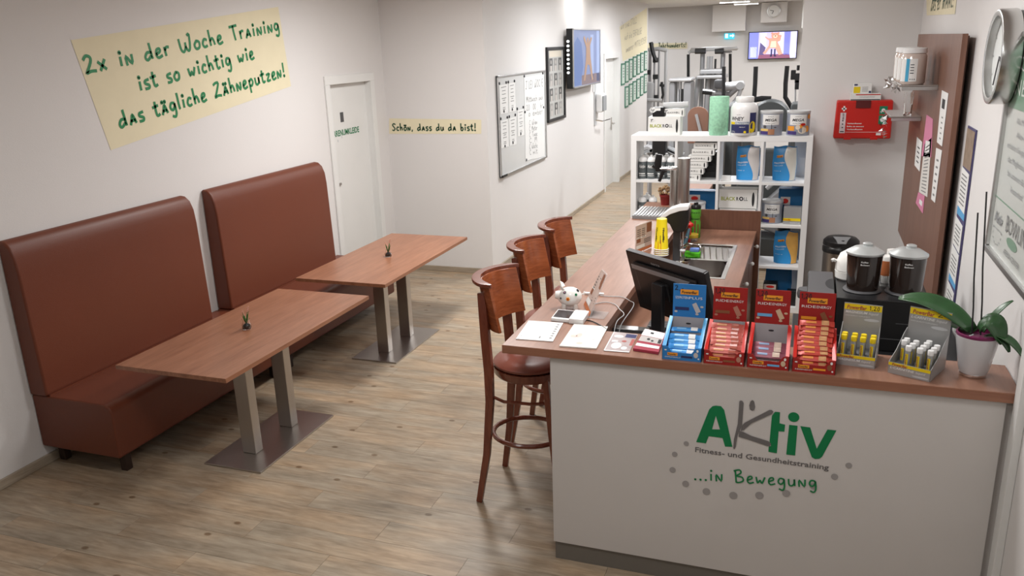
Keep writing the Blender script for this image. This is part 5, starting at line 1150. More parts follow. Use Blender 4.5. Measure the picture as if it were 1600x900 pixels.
# corner order: bottom far, bottom near, top near, top far
note('long white price strip with black emblem, upper right on the brown board', [(1464, 222), (1472, 229), (1482, 146), (1472, 141)], M_paper, [('emblem', M_ink, [(.25, .7, .68, .86)]), ('small_print', M_inkg, lines(.4, .65, .1, .6, 5))])
note('long white strip below the emblem strip on the brown board', [(1455, 311), (1461, 317), (1472, 235), (1463, 231)], M_paper, [('small_print', M_inkg, lines(.3, .7, .1, .9, 6))])
note('short white note at the far side of the brown board', [(1429, 258), (1437, 268), (1441, 222), (1433, 214)], M_paper, [('small_print', M_ink, lines(.3, .7, .2, .85, 4))])
note('pink flyer pinned highest in the middle of the brown board', [(1440, 244), (1455, 246), (1458, 186), (1448, 179)], M_pink, [('white_print', M_paper, [(.3, .8, .1, .4)])])
note('tall cream price list below the pink flyer on the brown board', [(1436, 300), (1449, 308), (1456, 215), (1445, 225)], mat('cream_paper'), [('small_print', M_inkg, lines(.25, .8, .05, .95, 14))])
note('small pink slip hanging at the bottom of the cream price list', [(1431, 317), (1442, 334), (1445, 306), (1435, 300)], M_pink, [('white_print', M_paper, [(.4, .8, .3, .6)])])

# wall clock
t = thing('wall_clock', 'large round wall clock with wide polished steel rim', 'clock', (XR, 4.30, 2.38), 0)
Mx = Matrix.Translation((0, 0, 0)) @ Matrix.Rotation(-PI/2, 4, 'Y')      # lathe axis to -x
MB().lathe([(0, .002), (.198, .002), (.198, .024), (0, .024)], 48).xf(Mx).build('rear_body', M_black, t)
MB().lathe([(.150, .020), (.205, .020), (.207, .026), (.207, .088), (.204, .096), (.192, .098), (.178, .094), (.176, .060), (.15, .058)], 56).xf(Mx).build('rim', mat('polished_steel', (.62, .62, .61), .24, 1), t)
MB().lathe([(0, .05), (.178, .05), (.178, .062), (0, .062)], 48).xf(Mx).build('dial', mat('clock_dial', (.66, .68, .67), .5), t)
mb = MB()
for k in range(12):
    a = k*PI/6; mb.add([Vector((-.0635, math.sin(a+da)*r, math.cos(a+da)*r)) for r, da in ((.155, -.02), (.155, .02), (.168, .02), (.168, -.02))], [(0, 1, 2, 3)])
mb.build('hour_marks', M_inkg, t, flat=True)
for nm, ln, a, r in (('hour_hand', .09, 2.0, .004), ('minute_hand', .14, 3.6, .003)):
    MB().tube([(-.068, 0, 0), (-.068, -math.sin(a)*ln, math.cos(a)*ln)], r, 6).build(nm, M_dgrey, t)
MB().box(-.095, -.060, .02, .07, -.186, -.150).build('red_sticker', mat('dull_red', (.42, .06, .05), .5), t) if 0 else None
# strip of calendar sheets
t = thing('planner_strip', 'hanging strip of calendar sheets with blue bars on the right wall', 'calendar', (XR, 5.15, 1.5))
yA, yB = 4.98, 5.24
MB().box(XR-.008, XR-.002, yA, yB, .86, 1.985).build('backing', mat('deep_violet_card', (.07, .06, .16), .5), t, w=True)
fn = lambda u, v, o=.010: Vector((XR-o, yB-(yB-yA)*u, .86+1.125*v))
mb = MB(); quad(mb, fn, 0.02, .96, .80, .99); mb.build('photo', mat('photo_brown', (.30, .22, .16), .4, var=.6, vscale=25), t, w=True, flat=True)
for nm, a, b in (('sheet', .60, .795), ('sheet', .40, .54), ('sheet', .24, .39), ('sheet', .03, .19)):
    s_ = MB().slab([fn(.0, a), fn(.94, a-.01), fn(.94, b-.01), fn(.0, b)], (-.0025, 0, 0)).build(nm, M_paper, t, w=True)
    mb = MB(); g2 = lambda u, v: fn(u, v, .014); k = a+.02
    while k < b-.03: quad(mb, g2, .15, .8, k, k+.007); k += .02
    mb.build('small_print', M_inkg, s_, w=True, flat=True)
for a in (.555, .20): mb = MB(); quad(mb, fn, .02, .96, a, a+.04); mb.build('blue_bar', M_bluel, t, w=True, flat=True)
# framed poster
t = thing('framed_poster', 'large poster in aluminium frame at the right picture edge', 'poster', (XR, 3.8, 1.5))
y1, y0, z0, z1 = 4.285, 3.15, 1.495, 2.488
for a, b, c, d in ((y0, y1, z0, z0+.03), (y0, y1, z1-.022, z1), (y0, y0+.022, z0+.03, z1-.022), (y1-.022, y1, z0+.03, z1-.022)): MB().box(XR-.03, XR-.001, a, b, c, d).build('frame_bar', M_alu, t, w=True, bevel=.006)
MB().box(XR-.012, XR-.002, y0+.02, y1-.02, z0+.028, z1-.02).build('poster_sheet', mat('pale_grey_poster', (.60, .62, .59), .25), t, w=True)
fn = lambda u, v: Vector((XR-.0135, y1-.022-u, z0+.03+v)); g2 = lambda u, v: Vector((XR-.015, y1-.022-u, z0+.03+v))
mb = MB(); quad(mb, fn, 0, 1.09, .64, .93); mb.build('green_field', mat('muted_green_print', (.20, .33, .24), .3), t, w=True, flat=True)
mb = MB(); put(mb, 'BOWLING', fn2(g2, .06, .80), h=.07, width=.7); put(mb, 'NEU', fn2(g2, .10, .70), h=.07, width=.3); mb.build('headline', mat('pale_print', (.60, .66, .60), .4), t, w=True, flat=True)
mb = MB()
for k, s in enumerate(('Als Mitglied von', 'Aktiv-Fitness', 'erhalten Sie gegen Vorlage', 'des Mitgliedsausweises', 'bei unserem Bowling', 'kostenlos!')): put(mb, s, fn2(g2, .38, .585-k*.057), h=.026, width=.022*len(s), align='c')
mb.build('body_text', M_grey, t, w=True, flat=True)
mb = MB(); put(mb, 'Aktiv', fn2(g2, .04, .13), h=.05, width=.17, bold=True); put(mb, 'Fitness- und Gesundheitstraining', fn2(g2, .04, .10), h=.010, width=.17)
for k in range(9): a = PI+k*PI/8; disc(mb, g2, .125+.09*math.cos(a), .10+.065*math.sin(a), .005, 8)
mb.build('logo_print', M_grey, t, w=True, flat=True)
mb = MB(); put(mb, 'BOWLING', fn2(g2, .28, .13), h=.075, width=.42); put(mb, 'ARENA CENTER', fn2(g2, .30, .035), h=.025, width=.30); mb.build('bowling_text', M_inkg, t, w=True, flat=True)
mb = MB(); disc(mb, fn, .42, .10, .10, 18, .022); quad(mb, fn, 0, 1.09, .232, .238); mb.build('green_print', mat('muted_green_print'), t, w=True, flat=True)

# ------------------------------------------------------------ first aid box
t = thing('first_aid_case', 'red first aid case hanging on the pillar wall', 'first aid case', (.447, 8.02, 1.60))
MB().slab([(-.238, -.06, .0), (.238, -.06, .0), (.232, -.06, .335), (-.228, -.06, .335)], (0, .06, 0)).build('shell_front', M_redb, t, bevel=.014, seg=3)
MB().slab([(-.238, .003, .0), (.238, .003, .0), (.232, .003, .335), (-.228, .003, .335)], (0, .074, 0)).build('shell_rear', M_redb, t, bevel=.012, seg=2)
ff = lambda u, v: Vector((u, -.062, v))
MB().box(-.07, .05, -.066, -.055, .27, .336).build('handle_recess', mat('dark_red_recess', (.10, .008, .008), .6), t)
MB().tube([(-.065, -.05, .30), (-.05, -.055, .272), (.03, -.055, .272), (.045, -.05, .30)], .010, 8).build('handle', M_redb, t)
print_part(t, 'white_cross', M_paper, ff, rects=[(-.185, -.145, .258, .272), (-.172, -.158, .243, .288)])
print_part(t, 'strip_label', mat('pink_white_print', (.68, .58, .60), .5), ff, rects=[(-.192, -.145, .05, .23)])
print_part(t, 'strip_marks', M_ink, lambda u, v: ff(u, v)+Vector((0, -.001, 0)), rects=[(-.185, -.152, .06, .068)], discs=[(-.168, .10+.03*k, .006, 8) for k in range(3)])
mb = MB(); put(mb, 'DIN 13157', lambda u, v: Vector((-.160-v, -.0635, .17+u)), h=.014, width=.055, bold=True); mb.build('strip_text', M_ink, t, flat=True)
print_part(t, 'lettering', M_paper, ff, items=[('Verbandkasten', -.13, .130, dict(h=.012, width=.12, bold=True)), ('Boîte de secours', -.13, .104, dict(h=.012, width=.14, bold=True)), ('Verbandkasten', -.13, .078, dict(h=.012, width=.13, bold=True)), ('CE', .165, .035, dict(h=.014))], rects=[(-.14, .19, .058, .0605), (.115, .155, .032, .052)])
print_part(t, 'green_signs', mat('safety_green', (.01, .20, .10), .5), ff, rects=[(.125, .19, .215, .285), (.125, .19, .13, .205)])
print_part(t, 'sign_symbols', M_paper, lambda u, v: ff(u, v)+Vector((0, -.001, 0)), discs=[(.157, .25, .016, 10), (.157, .168, .022, 6)])
for x in (-.12, .10): MB().box(x-.03, x+.03, -.066, -.058, -.008, .012).build('latch', M_redb, t, bevel=.002)
zt = 1.936
t, w, d, h = carton('flat white carton with red and black stripes lying on the first aid case', .325, .575, 7.965, 8.09, zt, zt+.058, M_paper, 'glove_box')
print_part(t, 'red_stripe', M_redb, front(w, d), rects=[(-w*.32, w*.48, h*.78, h*.92)]); print_part(t, 'black_stripe', M_ink, front(w, d), rects=[(-w*.48, w*.48, h*.05, h*.17)]); print_part(t, 'small_print', M_inkg, front(w, d), items=[('Untersuchungshandschuhe', -w*.2, h*.45, dict(h=h*.16, width=w*.5))])
t, w, d, h = carton('small white carton with yellow patch, topmost above the first aid case', .345, .495, 7.975, 8.06, zt+.0585, zt+.145, M_paper, 'plaster_box')
print_part(t, 'yellow_patch', M_ylw, front(w, d), rects=[(-w*.48, -w*.12, h*.05, h*.68)]); print_part(t, 'blue_mark', M_navy, front(w, d), rects=[(-w*.46, -w*.28, h*.8, h*.95), (w*.35, w*.47, h*.05, h*.25)]); print_part(t, 'small_print', M_inkg, front(w, d), rects=[(-w*.02, w*.3, h*.2+.012*k, h*.2+.012*k+.003) for k in range(4)])

# ------------------------------------------------------------ corridor wall
def cw(u0, u1, v0, v1, x): return None
# whiteboard
wy0, wy1, wz0, wz1 = 8.64, 10.40, 1.055, 2.19
t = thing('whiteboard', 'large framed whiteboard with pinned sheets on the corridor wall', 'whiteboard', (XC, 9.5, 1.05))
MB().box(XC+.001, XC+.016, wy0, wy1, wz0, wz1).build('board_surface', mat('enamel_white', (.66, .67, .67), .15), t, w=True)
for a, b, c, d in ((wy0, wy1, wz0, wz0+.022), (wy0, wy1, wz1-.022, wz1), (wy0, wy0+.025, wz0, wz1), (wy1-.025, wy1, wz0, wz1)): MB().box(XC+.001, XC+.03, a, b, c, d).build('frame_bar', M_alu, t, w=True, bevel=.003)
def wb(px, py, o=.018): return P(px, py, 0, XC+o)
def z45(x, y): return (760+x/4.5, 90+y/4.5)
def wsheet(label, quadz, txt=None, n=5):
    pts = [wb(*z45(*q)) for q in quadz]; s = thing('posted_sheet', label, 'sheet', sum(pts, Vector())/4, 0, 'sheets on the whiteboard')
    MB().slab(pts, (.001, 0, 0)).build('paper', M_paper, s, w=True)
    fn = lambda u, v: pts[0].lerp(pts[1], u).lerp(pts[3].lerp(pts[2], u), v)+Vector((.0022, 0, 0)); return s, fn
for i, (lb, q) in enumerate((('upper left slim printed sheet on the whiteboard', [(97, 400), (152, 388), (150, 182), (90, 196)]), ('upper slim printed sheet beside the upper left one', [(160, 385), (207, 375), (200, 172), (155, 182)]),
              ('lower left slim printed sheet on the whiteboard', [(105, 640), (158, 625), (150, 432), (100, 445)]), ('lower slim printed sheet beside the lower left one', [(165, 622), (212, 610), (208, 415), (158, 428)]),
              ('short sheet with small picture between the slim sheets and the flipchart page', [(222, 555), (266, 545), (262, 360), (218, 372)]))):
    s, fn = wsheet(lb, q); mb = MB()
    for k, w in ((.90, .6), (.78, .4), (.66, .45), (.52, .55), (.45, .3), (.36, .5), (.2, .3), (.14, .35)): quad(mb, fn, .5-w/2, .5+w/2, k, k+.022)
    mb.build('small_print', M_inkg, s, w=True, flat=True)
s, fn = wsheet('tall white flipchart page with marker writing on the right of the whiteboard', [(275, 725), (410, 695), (405, 115), (265, 140)])
a_, b_ = fn(.05, .86), fn(.95, .86); U = (b_-a_).normalized()
mb = MB(); hand(mb, 'JULEINWOCHE', plane(a_, U, (0, 0, 1)), (b_-a_).length, .09, .05)
for v, tx in ((.70, 'Mittwoch und'), (.60, '20  00  Uhr'), (.53, 'November')): a_, b_ = fn(.08, v), fn(.92, v); hand(mb, tx, plane(a_, (b_-a_).normalized(), (0, 0, 1)), (b_-a_).length, .07, .05)
for k in range(6): v = .42-.072*k; a_, b_ = fn(.2, v), fn(.62, v); hand(mb, ('C Wien', 'C Meter', 'C Tage', 'C M', 'C Woche', 'C mit')[k], plane(a_, (b_-a_).normalized(), (0, 0, 1)), (b_-a_).length, .06, .05)
mb.build('marker_writing', M_inkg, s, w=True, flat=True)
mg = None
for i, (x, y) in enumerate(((92, 192), (140, 185), (155, 182), (198, 175), (124, 388), (182, 374), (102, 440), (148, 430), (162, 425), (204, 412), (131, 632), (187, 608), (218, 370), (260, 358), (242, 545), (267, 140), (397, 120), (272, 392), (402, 358), (282, 728))):
    c = wb(*z45(x, y), .020)
    if mg is None:
        mg = MB().lathe([(0, 0), (.016, 0), (.016, .008), (.013, .01), (0, .01)], 12).xf(Matrix.Rotation(PI/2, 4, 'Y')).build('round_magnet', M_ink); mg.location = c; tag(mg, 'small round black magnet holding a sheet on the whiteboard', 'magnet', 'black magnets on the whiteboard'); m0 = mg
        continue
    o = m0.copy(); COL.objects.link(o); o.location = c
m0.location = wb(*z45(92, 192), .020)
c = wb(*z45(116, 824)); q = MB().box(XC+.031, XC+.045, c.y-.06, c.y+.09, wz0+.003, wz0+.03).build('board_eraser', M_black, bevel=.003); tag(q, 'small black eraser on the lower left frame of the whiteboard', 'eraser')
# framed photo sheet
py0, py1, pz0, pz1 = 10.50, 11.33, 1.50, 2.47
t = thing('photo_frame', 'black picture frame holding twelve small portraits on the corridor wall', 'picture frame', (XC, 10.9, 1.5))
for a, b, c, d in ((py0, py1, pz0, pz0+.04), (py0, py1, pz1-.04, pz1), (py0, py0+.05, pz0+.04, pz1-.04), (py1-.05, py1, pz0+.04, pz1-.04)): MB().box(XC+.001, XC+.032, a, b, c, d).build('frame_bar', M_black, t, w=True, bevel=.003)
MB().box(XC+.001, XC+.012, py0+.04, py1-.04, pz0+.03, pz1-.03).build('mount_sheet', mat('grey_white_mount', (.50, .50, .48), .4), t, w=True)
fn = lambda u, v: Vector((XC+.0132, py0+u, pz0+v))
mb = MB(); quad(mb, fn, .13, .70, .84, .92); mb.build('title_strip', mat('beige_strip', (.66, .60, .50), .5), t, w=True, flat=True)
mi = [mat('portrait_dark', (.10, .10, .10), .4, var=.6, vscale=9), mat('portrait_grey', (.32, .31, .30), .4, var=.6, vscale=9)]
for r in range(4):
    for c in range(3):
        u0, v0 = .125+c*.21, .075+(3-r)*.195; pr = MB(); quad(pr, fn, u0, u0+.15, v0, v0+.165); po = pr.build('portrait', mi[(r+c) % 2], t, w=True, flat=True)
        g2 = lambda u, v: Vector((XC+.0145, py0+u, pz0+v)); h = MB(); disc(h, g2, u0+.075, v0+.115, .024, 10, .028); disc(h, g2, u0+.075, v0+.03, .055, 12, .055) if 0 else quad(h, g2, u0+.03, u0+.12, v0, v0+.07)
        h.build('portrait_figure', mat('portrait_light', (.52, .49, .46), .5), po, w=True, flat=True)
# corridor screen
t = thing('wall_screen', 'flat screen on the corridor wall showing a tan figure on blue', 'screen', (XC+.09, 12.1, 1.9))
sy0, sy1, sz0, sz1, sx = 11.32, 12.90, 1.895, 2.705, XC+.15
MB().box(XC+.05, sx-.012, sy0, sy1, sz0, sz1).build('rear_case', M_black, t, w=True, bevel=.004)
MB().box(XC+.001, XC+.05, 11.9, 12.3, 2.1, 2.5).build('wall_mount', M_dgrey, t, w=True)
for a, b, c, d in ((sy0, sy1, sz0, sz0+.02), (sy0, sy1, sz1-.02, sz1), (sy0, sy0+.025, sz0, sz1), (sy1-.025, sy1, sz0, sz1)): MB().box(sx-.012, sx+.004, a, b, c, d).build('bezel', M_alu, t, w=True, bevel=.002)
def em(name, c, e=1.0):
    return mat(name, c, .4, emit=e)
fn = lambda u, v: Vector((sx-.010, sy0+u*1.58, sz0+v*.81)); g2 = lambda u, v: fn(u, v)+Vector((.002, 0, 0)); g3 = lambda u, v: fn(u, v)+Vector((.004, 0, 0))
mb = MB(); quad(mb, fn, .01, .99, .02, .98); mb.build('picture_background', em('screen_blue', (.16, .20, .34), .6), t, w=True, flat=True)
mb = MB(); quad(mb, g2, .62, .74, .1, .9); quad(mb, g2, .86, .97, .05, .97); mb.build('picture_panel', em('screen_pale_blue', (.25, .31, .48), .6), t, w=True, flat=True)
mb = MB(); mb.add([g2(.02, .04), g2(.25, .04), g2(.36, .35), g2(.30, .75), g2(.16, .86), g2(.02, .72)], [(0, 1, 2, 3, 4, 5)]); mb.build('picture_jacket', em('screen_denim', (.09, .14, .30), .6), t, w=True, flat=True)
mb = MB(); quad(mb, g2, .3, .98, .03, .2); mb.build('picture_floor', em('screen_floor', (.16, .12, .13), .6), t, w=True, flat=True)
mb = MB(); mb.add([g3(.36, .1), g3(.42, .1), g3(.50, .38), g3(.58, .36), g3(.66, .08), g3(.72, .1), g3(.62, .5), g3(.60, .70), g3(.68, .84), g3(.64, .86), g3(.55, .76), g3(.48, .76), g3(.40, .88), g3(.36, .84), g3(.46, .68), g3(.45, .48)], [tuple(range(16))])
disc(mb, g3, .52, .80, .035, 12, .05); mb.build('picture_figure', em('screen_tan', (.30, .19, .13), .6), t, w=True, flat=True)
for k in range(8): disc_ = MB().sphere((XC+.075, sy0-.004, sz1-.17-.06*k), .018, 10, (1.2, .4, 1)).build('vent_glow', em('vent_hole_glow', (.9, .93, .95), 1.3), t, w=True)  # glowing discs imitate the lit wall showing through vent holes, no lamps
# towel / sanitizer dispenser on the corridor wall
t = thing('soap_dispenser', 'white and grey hand dispenser on a steel arm beside the corridor door', 'dispenser', (XC+.1, 13.4, 1.3))
MB().box(XC+.001, XC+.02, 13.05, 13.16, 1.22, 1.95).build('wall_plate', M_lgrey, t, w=True, bevel=.004)
MB().box(XC+.02, XC+.13, 13.08, 13.34, 1.42, 1.72).build('dispenser_body', mat('white_plastic'), t, w=True, bevel=.03, seg=3)
MB().box(XC+.13, XC+.15, 13.10, 13.32, 1.44, 1.68).build('front_cover', M_grey, t, w=True, bevel=.008)
MB().tube([(XC+.01, 13.1, 1.30), (XC+.12, 13.14, 1.28), (XC+.16, 13.5, 1.28)], .012, 8).build('steel_arm', M_chrome, t, w=True)
q = MB().box(XC+.001, XC+.012, 12.98, 13.08, 1.75, 2.05).build('wall_notice', M_paper); tag(q, 'white notice sheet above the dispenser on the corridor wall', 'notice')
# green framed certificates
cert = None
tops = [(212, 525, 710), (245, 507, 680), (277, 488, 655), (310, 468, 640), (342, 452, 615), (372, 437, 598), (403, 422, 575)]
bots = [(243, 716, 890), (277, 695, 862), (308, 673, 838), (340, 652, 815), (370, 632, 790), (401, 612, 765)]
ordn = ['first', 'second', 'third', 'fourth', 'fifth', 'sixth', 'seventh']
A0 = P(930+212/5.29, 525/5.29, 0, XC); 
for row, nm in ((tops, 'upper'), (bots, 'lower')):
    for i, (x, yt, yb) in enumerate(row):
        a = P(930+x/5.29, yt/5.29, 0, XC); b = P(930+(x+27)/5.29, (yt-8)/5.29, 0, XC)
        zt_ = a.z; y0 = a.y; lb = f'{ordn[i]} green framed certificate from the left in the {nm} row'
        if cert is None:
            cert = thing('framed_certificate', lb, 'certificate', (XC, y0, zt_), 0, 'green framed certificates in the corridor')
            W_, H_ = .30, .39
            MB().box(.001, .014, 0, W_, -H_, 0).build('green_frame', mat('green_frame', (.01, .16, .09), .4), cert, bevel=.002)
            MB().box(.014, .017, .035, W_-.035, -H_+.03, -.03).build('certificate_sheet', mat('pale_mint_paper', (.58, .66, .60), .5), cert)
            mb = MB(); f = lambda u, v: Vector((.0185, u, v)); [quad(mb, f, .09, .21, -.10-.05*k, -.085-.05*k) for k in range(4)]; mb.build('small_print', M_inkg, cert, flat=True)
        else: dup(cert, (XC, y0, zt_), 0, lb)

# ------------------------------------------------------------ gym behind the shelf
def G(px, py, y): return P(px, py, 1, y)
def post(mb, px, py, y, r, seg=8, z0=0): a = G(px, py, y); mb.tube([(a.x, y, z0), a], r, seg); return a
# wall boxes, clock, exit sign, screen
a, b = G(1114, 3, YG-.4), G(1164, 48, YG-.4)
bx = MB().box(a.x, b.x, YG-.4, YG-.002, b.z, CEIL-.01).build('duct_box', M_wall, bevel=.004); tag(bx, 'large white boxed duct under the gym ceiling above the exit sign', 'duct')
a, b = G(1190, 3, YG-.4), G(1229, 34, YG-.4)
bx = MB().box(a.x, b.x, YG-.4, YG-.002, b.z, CEIL-.01).build('duct_box', M_wall, bevel=.004); tag(bx, 'smaller white boxed duct carrying the round gym clock', 'duct')
c = G(1209, 17, YG-.41); t = thing('gym_clock', 'small round grey clock on the duct box of the gym wall', 'clock', c)
Mz = Matrix.Rotation(PI/2, 4, 'X')
MB().lathe([(0, 0), (.135, 0), (.14, .01), (.14, .04), (.12, .045), (.118, .03), (0, .03)], 32).xf(Matrix.Translation((0, .008, 0)) @ Mz).build('rim', M_alu, t); MB().lathe([(0, .031), (.117, .031), (.117, .033), (0, .033)], 28).xf(Matrix.Translation((0, .008, 0)) @ Mz).build('dial', M_paper, t)
MB().tube([(0, -.03, 0), (-.03, -.03, -.06)], .006, 5).tube([(0, -.03, 0), (-.08, -.03, .015)], .005, 5).build('hands', M_dgrey, t)
a, b = G(1132, 52, YG-.06), G(1147, 61, YG-.06)
t = thing('exit_sign', 'small lit cyan emergency exit sign below the big duct box', 'sign', ((a.x+b.x)/2, YG-.03, b.z))
MB().box(a.x, b.x, YG-.06, YG-.002, b.z, a.z).build('sign_box', em('exit_cyan', (.04, .45, .58), 1.1), t, w=True); MB().box(a.x-.01, b.x+.01, YG-.065, YG-.002, a.z, a.z+.03).build('sign_housing', M_lgrey, t, w=True)
mb = MB(); f = lambda u, v: Vector((a.x+u, YG-.062, b.z+v)); quad(mb, f, .02, .08, .03, .12); mb.add([f(.12, .06), f(.18, .06), f(.18, .03), f(.22, .075), f(.18, .12), f(.18, .09), f(.12, .09)], [tuple(range(7))]); mb.build('sign_symbols', em('exit_white', (.8, .95, 1), 1.0), t, w=True, flat=True)
# TV
yT = YG-.12; a = G(1170, 50, yT); b = G(1247.5, 48, yT); c = G(1169, 93.5, yT)
t = thing('gym_television', 'wall television in the gym showing a big plush bear on legs', 'television', ((a.x+b.x)/2, yT, c.z)); w, h = b.x-a.x, a.z-c.z
MB().box(a.x, b.x, yT-.02, yT+.03, c.z, a.z).build('casing', M_black, t, w=True, bevel=.004); MB().box(a.x+.3, b.x-.3, yT+.03, YG-.002, c.z+.2, a.z-.2).build('wall_mount', M_dgrey, t, w=True)
def lay(o): return lambda u, v: Vector((a.x+.02+(w-.04)*u, yT-.021-.0015*o, c.z+.02+(h-.04)*v))
def pic(nm, m, o, polys=(), quads=(), discs=()):
    mb = MB(); f = lay(o)
    for p in polys: mb.add([f(*q) for q in p], [tuple(range(len(p)))])
    for q in quads: quad(mb, f, *q)
    for d in discs: disc(mb, f, *d)
    mb.build(nm, m, t, w=True, flat=True)
pic('picture_wall', em('tv_lilac', (.50, .47, .85), 1), 1, quads=[(0, 1, 0, 1)])
pic('picture_side_wall', em('tv_blue', (.20, .22, .62), 1), 2, quads=[(0, .2, .0, 1), (.74, .86, .12, 1)]); pic('picture_door', em('tv_pale', (.72, .72, .95), 1), 2, quads=[(.03, .17, .05, .45), (.88, .99, 0, 1), (.24, .36, .2, .98), (.62, .72, .2, .98)])
pic('picture_floor', em('tv_floor', (.22, .08, .14), 1), 2, polys=[[(.2, 0), (.88, 0), (.86, .16), (.22, .16)]]); pic('picture_stairs', em('tv_stairs', (.10, .08, .20), 1), 3, polys=[[(.22, .14), (.32, .14), (.36, .42), (.24, .62)]])
pic('picture_bear', em('tv_bear', (.60, .32, .24), .9), 4, polys=[[(.30, .2), (.36, .16), (.44, .38), (.56, .38), (.64, .12), (.72, .16), (.66, .45), (.60, .62), (.66, .66), (.68, .88), (.62, .9), (.56, .76), (.48, .78), (.40, .78), (.34, .86), (.33, .80), (.42, .68), (.42, .5)]], discs=[(.545, .86, .085, 14, .12), (.48, .95, .03, 8, .045), (.61, .95, .03, 8, .045)])
pic('picture_bear_face', em('tv_cream', (.8, .55, .42), 1), 5, discs=[(.55, .83, .045, 12, .06)], polys=[[(.45, .42), (.58, .42), (.57, .66), (.47, .66)]]); pic('picture_bear_nose', M_ink, 6, discs=[(.55, .85, .018, 8, .02), (.52, .92, .008, 6), (.58, .92, .008, 6)])
pic('picture_legs', em('tv_dark', (.02, .02, .07), 1), 6, quads=[(.47, .50, .10, .36), (.54, .57, .10, .36), (.455, .50, .07, .11), (.54, .59, .07, .11)])
# white unit at the right
a = G(1252, 44, 18.8); bx = MB().box(a.x, a.x+.5, 18.8, 19.3, a.z, CEIL-.01).build('air_unit', M_white, bevel=.006); tag(bx, 'white ceiling unit at the right edge of the gym view', 'air unit')
# luminaires
for i, (px, py, w) in enumerate(((1148, 2.5, 1.15), (1166, 5.6, 1.0))):
    c = P(px, py, 2, CEIL-.05); t = thing('ceiling_luminaire', ('long lit ceiling luminaire in the gym, nearer one at the top edge', 'lit ceiling luminaire in the gym, farther one above the duct box')[i], 'lamp', (c.x, c.y, CEIL-.06), 0, 'gym ceiling luminaires')
    MB().box(-w/2*.5, w/2*.5, -.09, .09, 0, .058).build('housing', M_white, t, bevel=.004); MB().box(-w/2*.5+.01, w/2*.5-.01, -.08, .08, -.006, 0).build('diffuser', em('lit_diffuser', (1, .98, .96), 6), t)
M_gm = mat('gym_silver', (.28, .28, .29), .35, .3); M_gl = mat('gym_light_silver', (.42, .42, .43), .35, .2); M_gd = mat('gym_graphite', (.07, .076, .078), .5)
# cable tower
y = 18.25; t = thing('cable_tower', 'tall silver cable tower with black adjustable arm at the left of the gym', 'gym machine', (G(1028, 80, y).x, y, 0))
for px in (1016, 1041): mb = MB(); post(mb, px, 79, y, .035); mb.build('upright', M_gl, t, w=True)
for px in (1023, 1030): mb = MB(); post(mb, px, 79, y-.1, .022); mb.build('guide_rod', M_gm, t, w=True)
a, b = G(1013, 78, y), G(1043, 79, y); MB().tube([a, (a+b)/2+Vector((0, 0, .03)), b], .045, 8).build('top_bar', M_gl, t, w=True)
MB().tube([G(1017, 66, y-.2), G(1020, 82, y-.2), G(1025, 95, y-.2)], .045, 6).build('pulley_arm', M_black, t, w=True)
for q in ((1024, 94), (1024, 120), (1025, 152), (1013, 113)): c = G(*q, y-.15); MB().box(c.x-.05, c.x+.05, y-.2, y-.1, c.z-.05, c.z+.05).build('carriage', M_black, t, w=True, bevel=.01)
mb = MB(); a = G(1034, 128, y-.2); mb.tube([a, G(1036, 148, y-.2), G(1033, 160, y-.2)], .03, 6); mb.tube([G(1031, 133, y-.2), G(1038, 134, y-.2)], .03, 6); mb.build('lever', M_black, t, w=True)
a, b = G(1010, 128, y-.3), G(1020, 200, y-.3); MB().box(a.x-.2, b.x, y-.4, y-.2, 0, a.z).build('weight_cover', M_gl, t, w=True, bevel=.04)
a, b = G(1010, 156, y-.5), G(1034, 157, y-.5); MB().tube([a, b], .04, 8).build('cross_bar', M_gl, t, w=True)
# weight stack with oval cheeks
y = 15.0; t = thing('weight_stack', 'low silver weight stack with rounded cheeks beside the cable tower', 'gym machine', (G(1066, 125, y).x, y, 0))
for a_, b_ in ((1049, 1058), (1071, 1083)): p, q = G(a_, 127, y), G(b_, 127, y); MB().box(p.x, q.x, y-.25, y+.25, 0, p.z).build('cheek', M_gm, t, w=True, bevel=.03)
a, b = G(1048, 127, y), G(1084, 127, y); MB().box(a.x, b.x, y-.3, y+.3, a.z, a.z+.06).build('top_plate', M_gl, t, w=True, bevel=.03)
p, q = G(1061, 140, y), G(1068, 140, y); MB().box(p.x, q.x, y-.1, y+.1, 0, p.z).build('weight_plates', M_dgrey, t, w=True)
for px in (1060, 1064): mb = MB(); post(mb, px, 128, y-.15, .018); mb.build('guide_rod', M_gl, t, w=True)
mb = MB(); post(mb, 1066.5, 139, y-.2, .025); mb.build('selector_strip', M_black, t, w=True)
# lat pull station
y = 16.2; t = thing('lat_pull_station', 'tall lat pull station with black handles and rounded top in the middle of the gym', 'gym machine', (G(1115, 80, y).x, y, 0))
for px in (1098, 1130): mb = MB(); post(mb, px, 82, y, .045); mb.build('upright', M_gm, t, w=True)
for px in (1107, 1112): mb = MB(); post(mb, px, 88, y-.05, .028); mb.build('guide_rod', M_gl, t, w=True)
mb = MB(); post(mb, 1118, 92, y, .02); mb.build('weight_belt', M_black, t, w=True)
a, b = G(1098, 76, y), G(1133, 76, y); MB().lathe([(0, 0), (.42, 0), (.45, .03), (.42, .07), (0, .08)], 32, ((a.x+b.x)/2, y, a.z-.05), 1, .5).xf(Matrix.Identity(4)).build('top_plate', M_gl, t, w=True)
for a_, b_ in ((1076, 1100), (1130, 1142)): MB().tube([G(a_, 83, y), G(a_+3 if a_ < 1100 else a_, 80.5, y), G(b_, 80.5, y), G(b_, 82, y)], .03, 8).build('arm', M_gl, t, w=True)
for a_, b_ in ((1086, 1103), (1117, 1131)): MB().tube([G(a_, 80, y-.2), G(b_, 79.5, y-.2)], .05, 6).build('foam_handle', M_black, t, w=True)
